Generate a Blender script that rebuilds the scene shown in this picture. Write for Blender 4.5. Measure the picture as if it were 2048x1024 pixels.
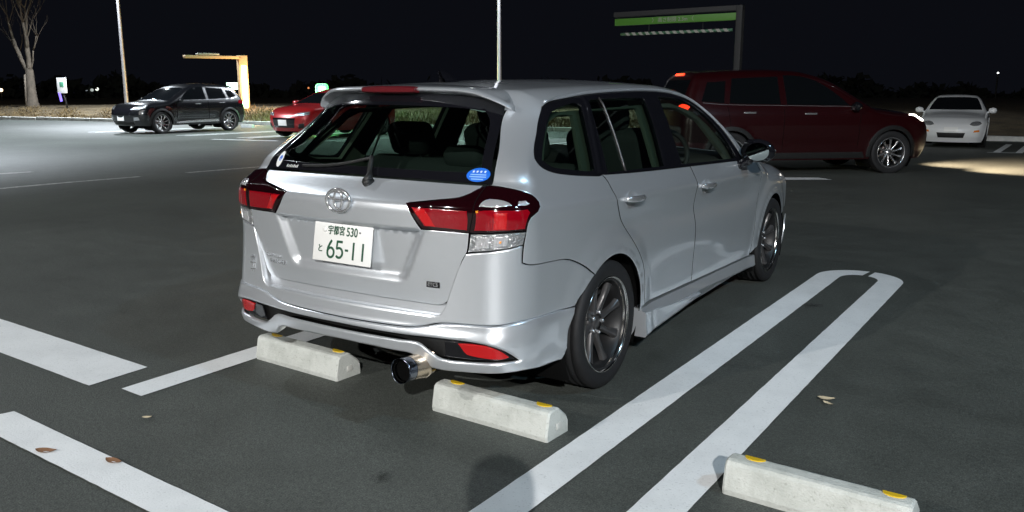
import bpy, bmesh, math, random
import numpy as np
from mathutils import Vector, Matrix, geometry

# ---------------------------------------------------------------- camera, sky, moonlight, exposure
SC = bpy.context.scene
COL = SC.collection
for _o in list(bpy.data.objects):
    bpy.data.objects.remove(_o)
CAM = np.array([2.5171, -3.4636, 1.3929]); CYAW, CPITCH, CF = -.5681, .1985, 1715.6
cam = bpy.data.cameras.new('camera'); cam_o = bpy.data.objects.new('camera', cam); COL.objects.link(cam_o)
cam.sensor_width = 36; cam.lens = CF / 2048 * 36; cam.clip_start = .05; cam.clip_end = 3000
cam_o.location = CAM; cam_o.rotation_euler = (math.pi / 2 - CPITCH, 0, -CYAW)
SC.camera = cam_o
W = bpy.data.worlds.new('World'); SC.world = W; W.use_nodes = True
_n = W.node_tree.nodes; _l = W.node_tree.links; _n.clear()
_out = _n.new('ShaderNodeOutputWorld'); _bg = _n.new('ShaderNodeBackground')
_bg.inputs[0].default_value = (.55, .62, .95, 1); _bg.inputs[1].default_value = .0060     # clear night sky over a lit town
_l.new(_bg.outputs[0], _out.inputs[0])
moon = bpy.data.lights.new('moon', 'SUN'); moon.energy = .008; moon.angle = math.radians(.5); moon.color = (.8, .88, 1)
moon_o = bpy.data.objects.new('moon', moon); COL.objects.link(moon_o); moon_o.rotation_euler = (math.radians(40), 0, math.radians(120))
SC.view_settings.view_transform = 'Standard'; SC.view_settings.look = 'None'
SC.view_settings.exposure = 0.0; SC.view_settings.gamma = 1.0; SC.view_settings.use_curve_mapping = False
SC.cycles.max_bounces = 10; SC.cycles.transparent_max_bounces = 24; SC.cycles.glossy_bounces = 6
SC.cycles.sample_clamp_indirect = 6; SC.cycles.use_denoising = True

# ---------------------------------------------------------------- lie of the land: the lot drains away from the bays
SLOPE = .012; SDIR = np.array([-.538, .843]); SFOLD = 8.0
def gz(x, y): return -SLOPE * max(0., SDIR[0] * x + SDIR[1] * y - SFOLD)

# ---------------------------------------------------------------- materials
def mat(name, base=(.5, .5, .5), rough=.5, metal=0., coat=0., emit=None, es=0., spec=.5, noise=None, bump=None, rnoise=0., trans=0.):
    m = bpy.data.materials.new(name); m.use_nodes = True
    nt = m.node_tree; b = nt.nodes['Principled BSDF']
    b.inputs['Base Color'].default_value = (*base, 1); b.inputs['Roughness'].default_value = rough
    b.inputs['Metallic'].default_value = metal; b.inputs['Coat Weight'].default_value = coat
    b.inputs['Coat Roughness'].default_value = .03; b.inputs['Specular IOR Level'].default_value = spec
    b.inputs['Transmission Weight'].default_value = trans
    if emit is not None:
        b.inputs['Emission Color'].default_value = (*emit, 1); b.inputs['Emission Strength'].default_value = es
    tc = nt.nodes.new('ShaderNodeTexCoord')
    if noise:                                   # (scale, amount): colour mottling
        t = nt.nodes.new('ShaderNodeTexNoise'); t.inputs['Scale'].default_value = noise[0]; t.inputs['Detail'].default_value = 6
        nt.links.new(tc.outputs['Object'], t.inputs['Vector'])
        mr = nt.nodes.new('ShaderNodeMapRange'); mr.inputs[1].default_value = .3; mr.inputs[2].default_value = .7
        mr.inputs[3].default_value = 1 - noise[1]; mr.inputs[4].default_value = 1 + noise[1]
        nt.links.new(t.outputs[0], mr.inputs[0])
        mx = nt.nodes.new('ShaderNodeVectorMath'); mx.operation = 'SCALE'; mx.inputs[0].default_value = base
        nt.links.new(mr.outputs[0], mx.inputs['Scale']); nt.links.new(mx.outputs[0], b.inputs['Base Color'])
        if rnoise:
            m2 = nt.nodes.new('ShaderNodeMapRange'); m2.inputs[1].default_value = .3; m2.inputs[2].default_value = .7
            m2.inputs[3].default_value = rough - rnoise; m2.inputs[4].default_value = rough + rnoise
            nt.links.new(t.outputs[0], m2.inputs[0]); nt.links.new(m2.outputs[0], b.inputs['Roughness'])
    if bump:                                    # (scale, strength, distance)
        t = nt.nodes.new('ShaderNodeTexNoise'); t.inputs['Scale'].default_value = bump[0]; t.inputs['Detail'].default_value = 4
        nt.links.new(tc.outputs['Object'], t.inputs['Vector'])
        bp = nt.nodes.new('ShaderNodeBump'); bp.inputs['Strength'].default_value = bump[1]; bp.inputs['Distance'].default_value = bump[2]
        nt.links.new(t.outputs[0], bp.inputs['Height']); nt.links.new(bp.outputs[0], b.inputs['Normal'])
    return m

def glass(name, tint, rough=.02, refl=.06):     # thin pane: tinted see-through plus mirror reflection by Fresnel
    m = bpy.data.materials.new(name); m.use_nodes = True; nt = m.node_tree; nt.nodes.clear()
    out = nt.nodes.new('ShaderNodeOutputMaterial'); mx = nt.nodes.new('ShaderNodeMixShader')
    tr = nt.nodes.new('ShaderNodeBsdfTransparent'); tr.inputs[0].default_value = (*tint, 1)
    gl = nt.nodes.new('ShaderNodeBsdfGlossy'); gl.inputs['Roughness'].default_value = rough
    lw = nt.nodes.new('ShaderNodeLayerWeight'); lw.inputs['Blend'].default_value = .5
    pw = nt.nodes.new('ShaderNodeMath'); pw.operation = 'POWER'; pw.inputs[1].default_value = 5; nt.links.new(lw.outputs['Facing'], pw.inputs[0])
    ma = nt.nodes.new('ShaderNodeMath'); ma.operation = 'MULTIPLY_ADD'; ma.inputs[1].default_value = 1 - refl; ma.inputs[2].default_value = refl; nt.links.new(pw.outputs[0], ma.inputs[0])
    nt.links.new(ma.outputs[0], mx.inputs[0]); nt.links.new(tr.outputs[0], mx.inputs[1]); nt.links.new(gl.outputs[0], mx.inputs[2])
    nt.links.new(mx.outputs[0], out.inputs[0]); return m

def emitter(name, col, s): return mat(name, (.02, .02, .02), .4, emit=col, es=s)

# ---------------------------------------------------------------- object helpers
def tag(o, label=None, cat=None, group=None, kind=None):
    for k, v in (('label', label), ('category', cat), ('group', group), ('kind', kind)):
        if v: o[k] = v
    return o
def empty(name, loc=(0, 0, 0), rz=0., label=None, cat=None, group=None):
    o = bpy.data.objects.new(name, None); COL.objects.link(o); o.location = loc; o.rotation_euler = (0, 0, rz)
    o.empty_display_size = .1
    return tag(o, label, cat, group)
def link(name, me, m, parent=None):
    o = bpy.data.objects.new(name, me); COL.objects.link(o)
    if m is not None:
        me.materials.clear(); me.materials.append(m)
    if parent is not None: o.parent = parent
    return o

class MB:                                        # collects shapes into one mesh
    def __init__(s): s.v = []; s.f = []; s.sm = []
    def add(s, v, f, smooth=False):
        n = len(s.v); s.v += [tuple(map(float, p)) for p in v]; s.f += [tuple(i + n for i in q) for q in f]; s.sm += [smooth] * len(f); return s
    def box(s, c, d, rot=None, bev=0.):
        hx, hy, hz = d[0] / 2, d[1] / 2, d[2] / 2
        if bev <= 0:
            v = [(x, y, z) for x in (-hx, hx) for y in (-hy, hy) for z in (-hz, hz)]
            f = [(0, 1, 3, 2), (4, 6, 7, 5), (0, 4, 5, 1), (2, 3, 7, 6), (0, 2, 6, 4), (1, 5, 7, 3)]; sm = False
        else:
            bm = bmesh.new(); bmesh.ops.create_cube(bm, size=1.0)
            for q in bm.verts: q.co = Vector((q.co.x * d[0], q.co.y * d[1], q.co.z * d[2]))
            bmesh.ops.bevel(bm, geom=list(bm.edges), offset=bev, segments=3, profile=.5, affect='EDGES')
            bm.verts.index_update(); v = [tuple(q.co) for q in bm.verts]; f = [tuple(q.index for q in fc.verts) for fc in bm.faces]; bm.free(); sm = True
        M = rot if rot is not None else Matrix.Identity(3)
        return s.add([tuple(M @ Vector(p) + Vector(c)) for p in v], f, sm)
    def tube(s, pts, r, n=10, cap=True, smooth=True):
        pts = [Vector(p) for p in pts]; rr = r if isinstance(r, (list, tuple)) else [r] * len(pts)
        v = []; f = []; prev = None
        for i, p in enumerate(pts):
            t = (pts[min(i + 1, len(pts) - 1)] - pts[max(i - 1, 0)]).normalized()
            a = prev if prev is not None else (Vector((0, 0, 1)) if abs(t.z) < .9 else Vector((1, 0, 0)))
            u = (a - t * a.dot(t)).normalized(); w = t.cross(u); prev = u
            for k in range(n):
                c, q = math.cos(2 * math.pi * k / n), math.sin(2 * math.pi * k / n)
                v.append(p + (u * c + w * q) * rr[i])
        for i in range(len(pts) - 1):
            for k in range(n):
                f.append((i * n + k, i * n + (k + 1) % n, (i + 1) * n + (k + 1) % n, (i + 1) * n + k))
        if cap: f += [tuple(range(n - 1, -1, -1)), tuple(range((len(pts) - 1) * n, len(pts) * n))]
        return s.add(v, f, smooth)
    def lathe(s, prof, c=(0, 0, 0), axis='x', n=48, smooth=True, close=False):   # prof: (radius, along axis)
        v = []; f = []; m = len(prof)
        for i in range(n):
            a = 2 * math.pi * i / n; ca, sa = math.cos(a), math.sin(a)
            for r, h in prof:
                p = {'x': (h, r * ca, r * sa), 'y': (r * sa, h, r * ca), 'z': (r * ca, r * sa, h)}[axis]
                v.append((p[0] + c[0], p[1] + c[1], p[2] + c[2]))
        for i in range(n):
            j = (i + 1) % n
            for k in range(m - (0 if close else 1)):
                k2 = (k + 1) % m; f.append((i * m + k, j * m + k, j * m + k2, i * m + k2))
        return s.add(v, f, smooth)
    def prism(s, poly, lo, hi, axis='z', smooth=False):     # extrude a polygon given in the two other axes
        n = len(poly); mk = {'z': lambda p, h: (p[0], p[1], h), 'y': lambda p, h: (p[0], h, p[1]), 'x': lambda p, h: (h, p[0], p[1])}[axis]
        v = [mk(p, lo) for p in poly] + [mk(p, hi) for p in poly]
        f = [tuple(range(n - 1, -1, -1)), tuple(range(n, 2 * n))] + [(i, (i + 1) % n, n + (i + 1) % n, n + i) for i in range(n)]
        return s.add(v, f, smooth)
    def grid(s, rows, closed=False, smooth=True):           # rows of points
        n = len(rows[0]); v = [p for r in rows for p in r]; f = []
        for i in range(len(rows) - 1):
            for k in range(n if closed else n - 1):
                k2 = (k + 1) % n; f.append((i * n + k, i * n + k2, (i + 1) * n + k2, (i + 1) * n + k))
        return s.add(v, f, smooth)
    def mesh(s, name, recalc=True):
        me = bpy.data.meshes.new(name); me.from_pydata(s.v, [], s.f); me.polygons.foreach_set('use_smooth', s.sm)
        if recalc:
            bm = bmesh.new(); bm.from_mesh(me); bmesh.ops.recalc_face_normals(bm, faces=bm.faces); bm.to_mesh(me); bm.free()
        me.update(); return me
    def build(s, name, m, parent=None, sharp=None, loc=None):
        me = s.mesh(name)
        if sharp is not None: me.set_sharp_from_angle(angle=math.radians(sharp))
        o = link(name, me, m, parent)
        if loc is not None: o.location = loc
        return o
def mirror_mesh(me):
    m = me.copy(); co = np.empty(len(m.vertices) * 3); m.vertices.foreach_get('co', co); co = co.reshape(-1, 3)
    nr = None
    if 'has_cn' in me: nr = np.array([n.vector[:] for n in me.corner_normals])
    co[:, 0] *= -1; m.vertices.foreach_set('co', co.ravel()); m.flip_normals(); m.update(); return m
def copy_tree(o, parent=None):
    c = o.copy(); COL.objects.link(c); c.parent = parent
    for ch in [q for q in bpy.data.objects if q.parent == o]: copy_tree(ch, c)
    return c
# ---------------------------------------------------------------- wagon body surface (numpy)
def table(xs, ys, sig, lo=None, hi=None, n=4000):
    lo = xs[0] - .3 if lo is None else lo
    hi = xs[-1] + .3 if hi is None else hi
    g = np.linspace(lo, hi, n); v = np.interp(g, xs, ys)
    # linear extrapolation keeps the ends clean under smoothing
    v = np.where(g < xs[0], ys[0] + (g - xs[0]) * (ys[1] - ys[0]) / (xs[1] - xs[0]), v)
    v = np.where(g > xs[-1], ys[-1] + (g - xs[-1]) * (ys[-1] - ys[-2]) / (xs[-1] - xs[-2]), v)
    k = int(3 * sig / (g[1] - g[0])) + 1
    ker = np.exp(-.5 * (np.arange(-k, k + 1) * (g[1] - g[0]) / sig) ** 2); ker /= ker.sum()
    vp = np.r_[v[0] - (v[1] - v[0]) * np.arange(k, 0, -1), v, v[-1] + (v[-1] - v[-2]) * np.arange(1, k + 1)]
    v = np.convolve(vp, ker, 'valid')
    return lambda q: np.interp(q, g, v)

def sst(a, b, x):
    t = np.clip((x - a) / (b - a), 0, 1); return t * t * (3 - 2 * t)

def rint(a, b, r):          # rounded intersection, positive inside
    u = np.maximum(r - a, 0); v = np.maximum(r - b, 0)
    return -(np.minimum(np.maximum(-a, -b), -r) + np.hypot(u, v))

WZ = table([.10, .18, .25, .32, .45, .60, .75, .83, .88, .92, .96, 1.00, 1.10, 1.20, 1.30, 1.36, 1.45],
           [.795, .808, .818, .828, .838, .844, .848, .848, .844, .830, .812, .794, .752, .708, .659, .628, .578], .014)
YG = table([.30, .49, .53, .59, .69, .79, .83, .89, .926, .940, .973, 1.003, 1.05, 1.19, 1.33, 1.45],
           [-0.818, -0.833, -0.837, -0.841, -0.845, -0.847, -0.848, -0.848, -0.846, -0.830, -0.773, -0.723, -0.696, -0.613, -0.526, -0.458], .006)
YB = table([.10, .20, .255, .295, .33, .35, .387, .415, .440, .485, .585, .69, .75, .90],
           [-0.818, -0.843, -0.863, -0.876, -0.883, -0.886, -0.894, -0.888, -0.878, -0.872, -0.862, -0.854, -0.848, -0.846], .007)
ZC = table([-.8, -.50, -.15, .30, .80, 1.15, 1.40, 1.62, 2.28, 2.42, 2.75, 3.10, 3.33, 3.45],
           [1.33, 1.375, 1.398, 1.412, 1.417, 1.410, 1.385, 1.315, .985, .945, .915, .845, .74, .60], .05)
YF = table([.10, .2, .35, .5, .65, .8, 1.0], [3.36, 3.45, 3.47, 3.47, 3.45, 3.38, 3.1], .03)
WHEELS_Y = (0.0, 2.6); WZC = .30

def body(P, mode='g'):
    x = np.abs(P[:, 0]); y = P[:, 1]; z = P[:, 2]
    w = WZ(z)
    w = w - .045 * np.clip(-(y + .05) / .85, 0, 2) ** 2 * sst(.30, .75, z) - .016 * np.clip(-(y + .05) / .85, 0, 2) ** 2
    w = w - .062 * sst(1.0, 1.27, z) * np.clip((.35 - y) / .70, 0, 1.4) ** 2      # cabin tapers towards the tail
    w = w - .085 * np.clip((y - 2.0) / 1.4, 0, 2) ** 2
    # belt crease running forward and down from the lamp, hollow below it
    zc = .885 - .036 * (y - .1)
    w = w + .009 * np.exp(-((z - zc) / .035) ** 2) * sst(-.75, -.5, y) * (1 - sst(2.2, 2.5, y))
    w = w - .016 * np.exp(-((z - (zc - .13)) / .07) ** 2) * sst(-.4, .3, y) * (1 - sst(1.9, 2.3, y))
    # lower door hollow
    w = w - .005 * np.exp(-((z - .42) / .09) ** 2) * sst(.45, .75, y) * (1 - sst(1.75, 2.1, y))
    for yw in WHEELS_Y:
        d = np.hypot(y - yw, (z - WZC))
        w = w + (.012 * (1 - sst(.39, .50, d)) * sst(.10, .30, z) + .005 * (1 - sst(.352, .37, d)))
    if mode == 'k':
        w = w + .008 * (1 - sst(.44, .47, z)) + .012 * (1 - sst(.18, .46, z))
    bow = .07 * (x / .75) ** 2 + .05 * np.clip((x - .45) / .4, 0, 2) ** 3
    bow = bow + .165 * sst(1.03, 1.35, z) * np.clip(x / .53, 0, 1.5) ** 3          # the window wraps forward at its upper corners
    if mode in 'bk':
        yr = YB(z) + bow
    else:
        hw = np.interp(z, [.60, .82], [.30, .40])
        rec = (1 - sst(hw - .03, hw + .03, x)) * sst(.59, .64, z) * (1 - sst(.812, .820, z))
        yr = YG(z) + bow + .022 * rec - .010 * (1 - sst(.40, .46, x)) * sst(.814, .822, z) * (1 - sst(.89, .95, z))
    zr = ZC(y) - .030 * (x / .55) ** 2
    hood = sst(2.2, 2.5, y)
    zr = zr - hood * .03 * (x / .7) ** 2
    yf = YF(z) - .22 * (x / .75) ** 2.5
    r = np.interp(z, [.2, .7, .95, 1.05, 1.3], [.13, .13, .10, .06, .05])
    f = rint(w - x, y - yr, r)
    f = rint(f, zr - z, np.where(y > 2.2, .10, .085))
    f = rint(f, yf - y, .14)
    return f

def shoot(o, d, fn, s0=-.35, s1=.75, n=40):
    s = np.linspace(s1, s0, n); N = len(o)
    lo = np.full(N, s0); hi = np.full(N, s1); done = np.zeros(N, bool)
    prev = np.full(N, s1)
    for k in range(n):
        todo = ~done
        if not todo.any(): break
        v = fn(o[todo] + s[k] * d[todo]); idx = np.where(todo)[0]
        ins = idx[v > 0]
        lo[ins] = s[k]; hi[ins] = prev[ins]; done[ins] = True
        prev[idx] = s[k]
    for k in range(26):
        m = (lo + hi) / 2; ins = fn(o + m[:, None] * d) > 0
        lo = np.where(ins, m, lo); hi = np.where(ins, hi, m)
    return o + ((lo + hi) / 2)[:, None] * d

def grad_normal(P, fn, e=.002):
    g = np.empty_like(P)
    for k in range(3):
        q = np.zeros(3); q[k] = e
        g[:, k] = fn(P - q) - fn(P + q)
    return g / np.maximum(np.linalg.norm(g, axis=1)[:, None], 1e-9)

# 2D domains of the body surface: each maps (a, b) to origin + direction
XC = lambda z: WZ(z) - .22 - .05 * sst(1., 1.25, z)
YBASE = table([.1, .8, 1.0, 1.35], [-.57, -.57, -.50, -.16], .1)
def dom_rear(q): N = len(q); return np.c_[q[:, 0], np.full(N, -.30), q[:, 1]], np.tile([0., -1, 0], (N, 1))
def dom_side(q): N = len(q); return np.c_[np.full(N, .35), q[:, 0], q[:, 1]], np.tile([1., 0, 0], (N, 1))
def dom_top(q): N = len(q); return np.c_[q[:, 0], q[:, 1], np.full(N, .75)], np.tile([0., 0, 1], (N, 1))
def dom_front(q): N = len(q); return np.c_[q[:, 0], np.full(N, 3.0), q[:, 1]], np.tile([0., 1, 0], (N, 1))
def dom_wrap(q):            # (u, z): |u|<1 rear, 1..1.4 corner, beyond: side, in metres
    u, z = q[:, 0], q[:, 1]; a = np.abs(u); sg = np.sign(u) + (u == 0)
    xc = XC(z); yb = YBASE(z)
    th = np.clip((a - 1) / .4, 0, 1) * np.pi / 2
    ox = np.where(a < 1, a * xc, xc); oy = yb + np.maximum(a - 1.4, 0)
    return np.c_[sg * ox, oy, z], np.c_[sg * np.sin(th), -np.cos(th), 0 * z]
def inv_wrap(P):
    x, y, z = np.abs(P[:, 0]), P[:, 1], P[:, 2]; xc = XC(z); yb = YBASE(z)
    u = np.where(y > yb, 1.4 + y - yb, np.where(x < xc, x / xc, 1 + .4 * np.arctan2(x - xc, yb - y) / (np.pi / 2)))
    return np.c_[u * np.sign(P[:, 0]), z]
def dom_roof(q):            # (y, v): v<0 side below z=1.15, 0..0.4 corner, beyond: roof towards the middle (v=0.4+0.36)
    y, v = q[:, 0], q[:, 1]
    th = np.clip(v / .4, 0, 1) * np.pi / 2
    ox = np.where(v > .4, .36 - (v - .4), .36); oz = 1.15 + np.minimum(v, 0)
    return np.c_[ox, y, oz], np.c_[np.cos(th), 0 * y, np.sin(th)]
def inv_roof(P):
    x, y, z = np.abs(P[:, 0]), P[:, 1], P[:, 2]
    v = np.where(z < 1.15, z - 1.15, np.where(x < .36, .4 + .36 - x, .4 * np.arctan2(z - 1.15, x - .36) / (np.pi / 2)))
    return np.c_[y, v]
# ---------------------------------------------------------------- trimmed panels on a body surface
def resample(pts, h, closed=True, sx=1., smooth=True, sharp=38):
    """dense polyline through control points: rounded through shallow turns, straight at corners"""
    P = np.array(pts, float); P[:, 0] *= sx; n = len(P); out = []
    def ang(i):
        a = P[i] - P[i - 1]; b = P[(i + 1) % n] - P[i]
        c = np.dot(a, b) / max(np.linalg.norm(a) * np.linalg.norm(b), 1e-12); return np.degrees(np.arccos(np.clip(c, -1, 1)))
    cor = [ang(i) > sharp or (not closed and i in (0, n - 1)) for i in range(n)]
    for i in range(n if closed else n - 1):
        j = (i + 1) % n; p0, p1 = P[i], P[j]; L = np.linalg.norm(p1 - p0); k = max(1, int(round(L / h)))
        if smooth:
            m0 = (p1 - P[i - 1]) / max(np.linalg.norm(p0 - P[i - 1]) + L, 1e-9) * L if not cor[i] else None
            q = P[(j + 1) % n]
            m1 = (q - p0) / max(np.linalg.norm(q - p1) + L, 1e-9) * L if not cor[j] else None
            if m0 is None: m0 = (p1 - p0) if m1 is None else 1.5 * (p1 - p0) - .5 * m1
            if m1 is None: m1 = 1.5 * (p1 - p0) - .5 * m0
            t = (np.arange(k) / k)[:, None]
            out.append((2 * t**3 - 3 * t**2 + 1) * p0 + (t**3 - 2 * t**2 + t) * m0 + (-2 * t**3 + 3 * t**2) * p1 + (t**3 - t**2) * m1)
        else:
            t = (np.arange(k) / k)[:, None]; out.append(p0 + t * (p1 - p0))
    o = np.vstack(out)
    if not closed: o = np.vstack([o, P[-1:]])
    o[:, 0] /= sx; return o
def inside(Q, poly):
    x, y = Q[:, 0], Q[:, 1]; r = np.zeros(len(Q), bool); a = poly; b = np.roll(poly, -1, 0)
    for (x0, y0), (x1, y1) in zip(a, b):
        if y0 == y1: continue
        c = ((y0 > y) != (y1 > y)) & (x < (x1 - x0) * (y - y0) / (y1 - y0) + x0); r ^= c
    return r
def area2(p): x, y = p[:, 0], p[:, 1]; return .5 * np.sum(x * np.roll(y, -1) - np.roll(x, -1) * y)
def offset_poly(p, d):      # positive d moves to the left of travel (inwards for counter-clockwise)
    e = np.roll(p, -1, 0) - np.roll(p, 1, 0); L = np.maximum(np.linalg.norm(e, axis=1), 1e-9)[:, None]
    nrm = np.c_[-e[:, 1], e[:, 0]] / L
    return p + nrm * (d if np.isscalar(d) else d[:, None])

def panel(name, dom, fn, outline, m, parent=None, holes=(), h=.02, off=0., sx=1., inset=.0024, bev=.0012, flange=.005, hole_flange=None, rim=.0035, tilt=.30, fm=None,
          mirror=False, only_mirror=False, feats=(), seam=None, smooth=True, sharp=38, dense=False):
    """mesh a trimmed patch of the surface fn=0; the patch is bounded by outline (domain coordinates), cut by holes.
    seam(points)->bool mask marks rim that continues into a neighbour: no gap, no bevel, no return edge there."""
    loops = []
    for i, pl in enumerate([outline] + list(holes)):
        q = np.array(pl, float) if dense else resample(pl, h, True, sx, smooth, sharp)
        q = q * [sx, 1]
        if (area2(q) > 0) != (i == 0): q = q[::-1]
        msk = np.zeros(len(q), bool) if seam is None else seam(q / [sx, 1])
        q = offset_poly(q, np.where(msk, 0, inset))
        loops.append((q, msk))
    lo = loops[0][0].min(0); hi = loops[0][0].max(0)
    gx, gy = np.meshgrid(np.arange(lo[0] + h / 3, hi[0], h), np.arange(lo[1] + h / 3, hi[1], h)); G = np.c_[gx.ravel(), gy.ravel()]
    G = G[inside(G, loops[0][0])]
    for q, _ in loops[1:]: G = G[~inside(G, q)]
    ring = []
    if bev > 0: ring = [offset_poly(q, np.where(k, h * .5, rim)) for q, k in loops]
    fp = [resample(f, h * .6, False, sx, True) * [sx, 1] for f in feats]
    block = np.vstack([q for q, _ in loops] + fp)
    keep = np.ones(len(G), bool)
    for k in range(0, len(G), 2000):
        d = np.linalg.norm(G[k:k + 2000, None] - block[None], axis=2).min(1); keep[k:k + 2000] = d > h * .55
    G = G[keep]
    V = [q for q, _ in loops]; E = []; n = 0
    for q, _ in loops:
        E += [(n + i, n + (i + 1) % len(q)) for i in range(len(q))]; n += len(q)
    nb = n
    for f in fp: V.append(f); E += [(n + i, n + i + 1) for i in range(len(f) - 1)]; n += len(f)
    V += list(ring); V.append(G); V = np.vstack(V)
    r = geometry.delaunay_2d_cdt([Vector(p) for p in V], E, [], 0, 1e-6, True)
    Q = np.array([p[:] for p in r[0]]); T = np.array([t for t in r[2]]); src = r[3]
    cen = Q[T].mean(1); ok = inside(cen, loops[0][0])
    for q, _ in loops[1:]: ok &= ~inside(cen, q)
    T = T[ok]
    used = np.unique(T); rm = -np.ones(len(Q), int); rm[used] = np.arange(len(used)); Q = Q[used]; T = rm[T]
    orig = [src[i] for i in used]
    o_, d_ = dom(Q / [sx, 1]); P = shoot(o_, d_, fn); N = grad_normal(P, fn)
    P = P + N * off
    # keep triangles facing outwards
    fn_ = np.cross(P[T[:, 1]] - P[T[:, 0]], P[T[:, 2]] - P[T[:, 0]]); fl = np.einsum('ij,ij->i', fn_, N[T[:, 0]]) < 0
    T[fl] = T[fl][:, ::-1]
    where = {}
    for i, s in enumerate(orig):
        for k in s:
            if k < nb: where[k] = i
    nsurf = len(T); verts = [P]; norms = [N.copy()]; faces = [tuple(t) for t in T]; base = len(P)
    P2 = P.copy(); k0 = 0
    for li, (q, msk) in enumerate(loops):
        flg = flange if li == 0 or hole_flange is None else hole_flange
        ids = [where.get(k0 + i) for i in range(len(q))]; k0 += len(q)
        if flange <= 0 and bev <= 0: continue
        L = len(ids); fv = []; fnn = []; idx = {}
        for i in range(L):
            a, b = ids[i - 1], ids[(i + 1) % L]; c = ids[i]
            if c is None or a is None or b is None: continue
            t = P[b] - P[a]; t /= max(np.linalg.norm(t), 1e-9); outw = np.cross(t, N[c])
            if fl.mean() > .5: outw = -outw
            if not msk[i]:
                P2[c] = P[c] - N[c] * bev; nn = N[c] * math.sqrt(1 - tilt * tilt) + outw * tilt; norms[0][c] = nn / np.linalg.norm(nn)
            idx[i] = len(fv); fv += [P2[c].copy(), P2[c] - N[c] * flg]
            fnn += [(N[c] * .3 + outw) / np.linalg.norm(N[c] * .3 + outw), outw]
        if flange > 0:
            for i in range(L):
                j = (i + 1) % L
                if i in idx and j in idx and not (msk[i] and msk[j]):
                    a, b = base + idx[i], base + idx[j]; faces.append((a, a + 1, b + 1, b) if fl.mean() <= .5 else (a, b, b + 1, a + 1))
            verts.append(np.array(fv)); norms.append(np.array(fnn)); base += len(fv)
    verts[0] = P2
    V = np.vstack(verts); NN = np.vstack(norms)
    objs = []
    for sg in ((1, -1) if mirror else ((-1,) if only_mirror else (1,))):
        me = bpy.data.meshes.new(name); vv = V * [sg, 1, 1]; nn = NN * [sg, 1, 1]
        ff = faces if sg == 1 else [f[::-1] for f in faces]
        me.from_pydata(vv.tolist(), [], ff); me.polygons.foreach_set('use_smooth', [True] * len(ff)); me.update()
        me.normals_split_custom_set_from_vertices(nn.tolist())
        objs.append(link(name, me, m, parent))
        if fm is not None:                                  # black return edge: shade inside the shut line put into the colour
            me.materials.append(fm); me.polygons.foreach_set('material_index', [0] * nsurf + [1] * (len(ff) - nsurf))
    return objs if len(objs) > 1 else objs[0]
# ---------------------------------------------------------------- materials of the scene
M = {}
def make_paint(name, base, rough=.36, metal=.75, coat=1.):
    m = mat(name, base, rough, metal, coat); nt = m.node_tree; b = nt.nodes['Principled BSDF']
    tc = nt.nodes.new('ShaderNodeTexCoord'); t = nt.nodes.new('ShaderNodeTexNoise'); t.inputs['Scale'].default_value = 900; t.inputs['Detail'].default_value = 1
    nt.links.new(tc.outputs['Object'], t.inputs['Vector'])
    fl = nt.nodes.new('ShaderNodeMapRange'); fl.inputs[3].default_value = .99; fl.inputs[4].default_value = 1.01; nt.links.new(t.outputs[0], fl.inputs[0])
    fv = nt.nodes.new('ShaderNodeVectorMath'); fv.operation = 'SCALE'; fv.inputs[0].default_value = base; nt.links.new(fl.outputs[0], fv.inputs['Scale']); nt.links.new(fv.outputs[0], b.inputs['Base Color'])
    # faint road film
    t2 = nt.nodes.new('ShaderNodeTexNoise'); t2.inputs['Scale'].default_value = 5; t2.inputs['Detail'].default_value = 5
    nt.links.new(tc.outputs['Object'], t2.inputs['Vector'])
    mr = nt.nodes.new('ShaderNodeMapRange'); mr.inputs[3].default_value = rough - .012; mr.inputs[4].default_value = rough + .02
    nt.links.new(t2.outputs[0], mr.inputs[0]); nt.links.new(mr.outputs[0], b.inputs['Roughness'])
    b.inputs['Coat IOR'].default_value = 1.55
    return m
M['silver'] = make_paint('silver_paint', (.82, .855, .90), .28, .72)
M['blackgloss'] = mat('black_gloss', (.006, .006, .008), .12, 0, .6)
M['blackplastic'] = mat('black_plastic', (.007, .007, .007), .55, bump=(300, .1, .001))
M['rubber'] = mat('rubber', (.0075, .0075, .0085), .72, noise=(30, .2), bump=(160, .2, .001))
M['liner'] = mat('liner', (.003, .003, .003), .95, spec=.1)
M['chrome'] = mat('chrome', (.78, .79, .81), .16, .85)
M['mirror'] = mat('mirror_glass', (.16, .19, .19), .04, 1)
M['lip'] = mat('polished_rim', (.62, .60, .57), .16, 1)
M['gunmetal'] = mat('gunmetal', (.075, .072, .073), .32, .55, .2)
M['barrel'] = mat('rim_barrel', (.015, .015, .016), .45, .4)
M['disc'] = mat('brake_disc', (.16, .13, .12), .45, .9)
M['caliper'] = mat('caliper', (.38, .05, .04), .4)
M['glass'] = glass('window_glass', (.62, .71, .65))
M['privacy'] = glass('tinted_glass', (.47, .61, .53))
M['redlens'] = mat('red_lens', (.23, .0015, .007), .12, 0, 1., bump=(60, .1, .002))
M['hmlamp'] = mat('dull_red_lens', (.10, .006, .010), .3, 0, .4)
M['redbright'] = mat('red_reflector', (.46, .007, .009), .14, 0, 1., bump=(260, .5, .002))
M['darkred'] = mat('smoked_lens', (.010, .001, .002), .06, 0, 1.)
M['clearlens'] = mat('clear_lens', (.42, .43, .44), .16, .65, 1., bump=(75, .9, .01))
M['domelens'] = mat('chrome_bowl', (.80, .80, .82), .16, .65, 1., bump=(55, .55, .01))
M['amberb'] = mat('amber_bulb', (.85, .30, .02), .2, 0, 1)
M['white'] = mat('plate_white', (.78, .78, .76), .4)
M['green'] = mat('plate_green', (.012, .07, .035), .4)
M['titanium'] = mat('burnt_titanium', (.14, .16, .20), .18, 1)
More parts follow.
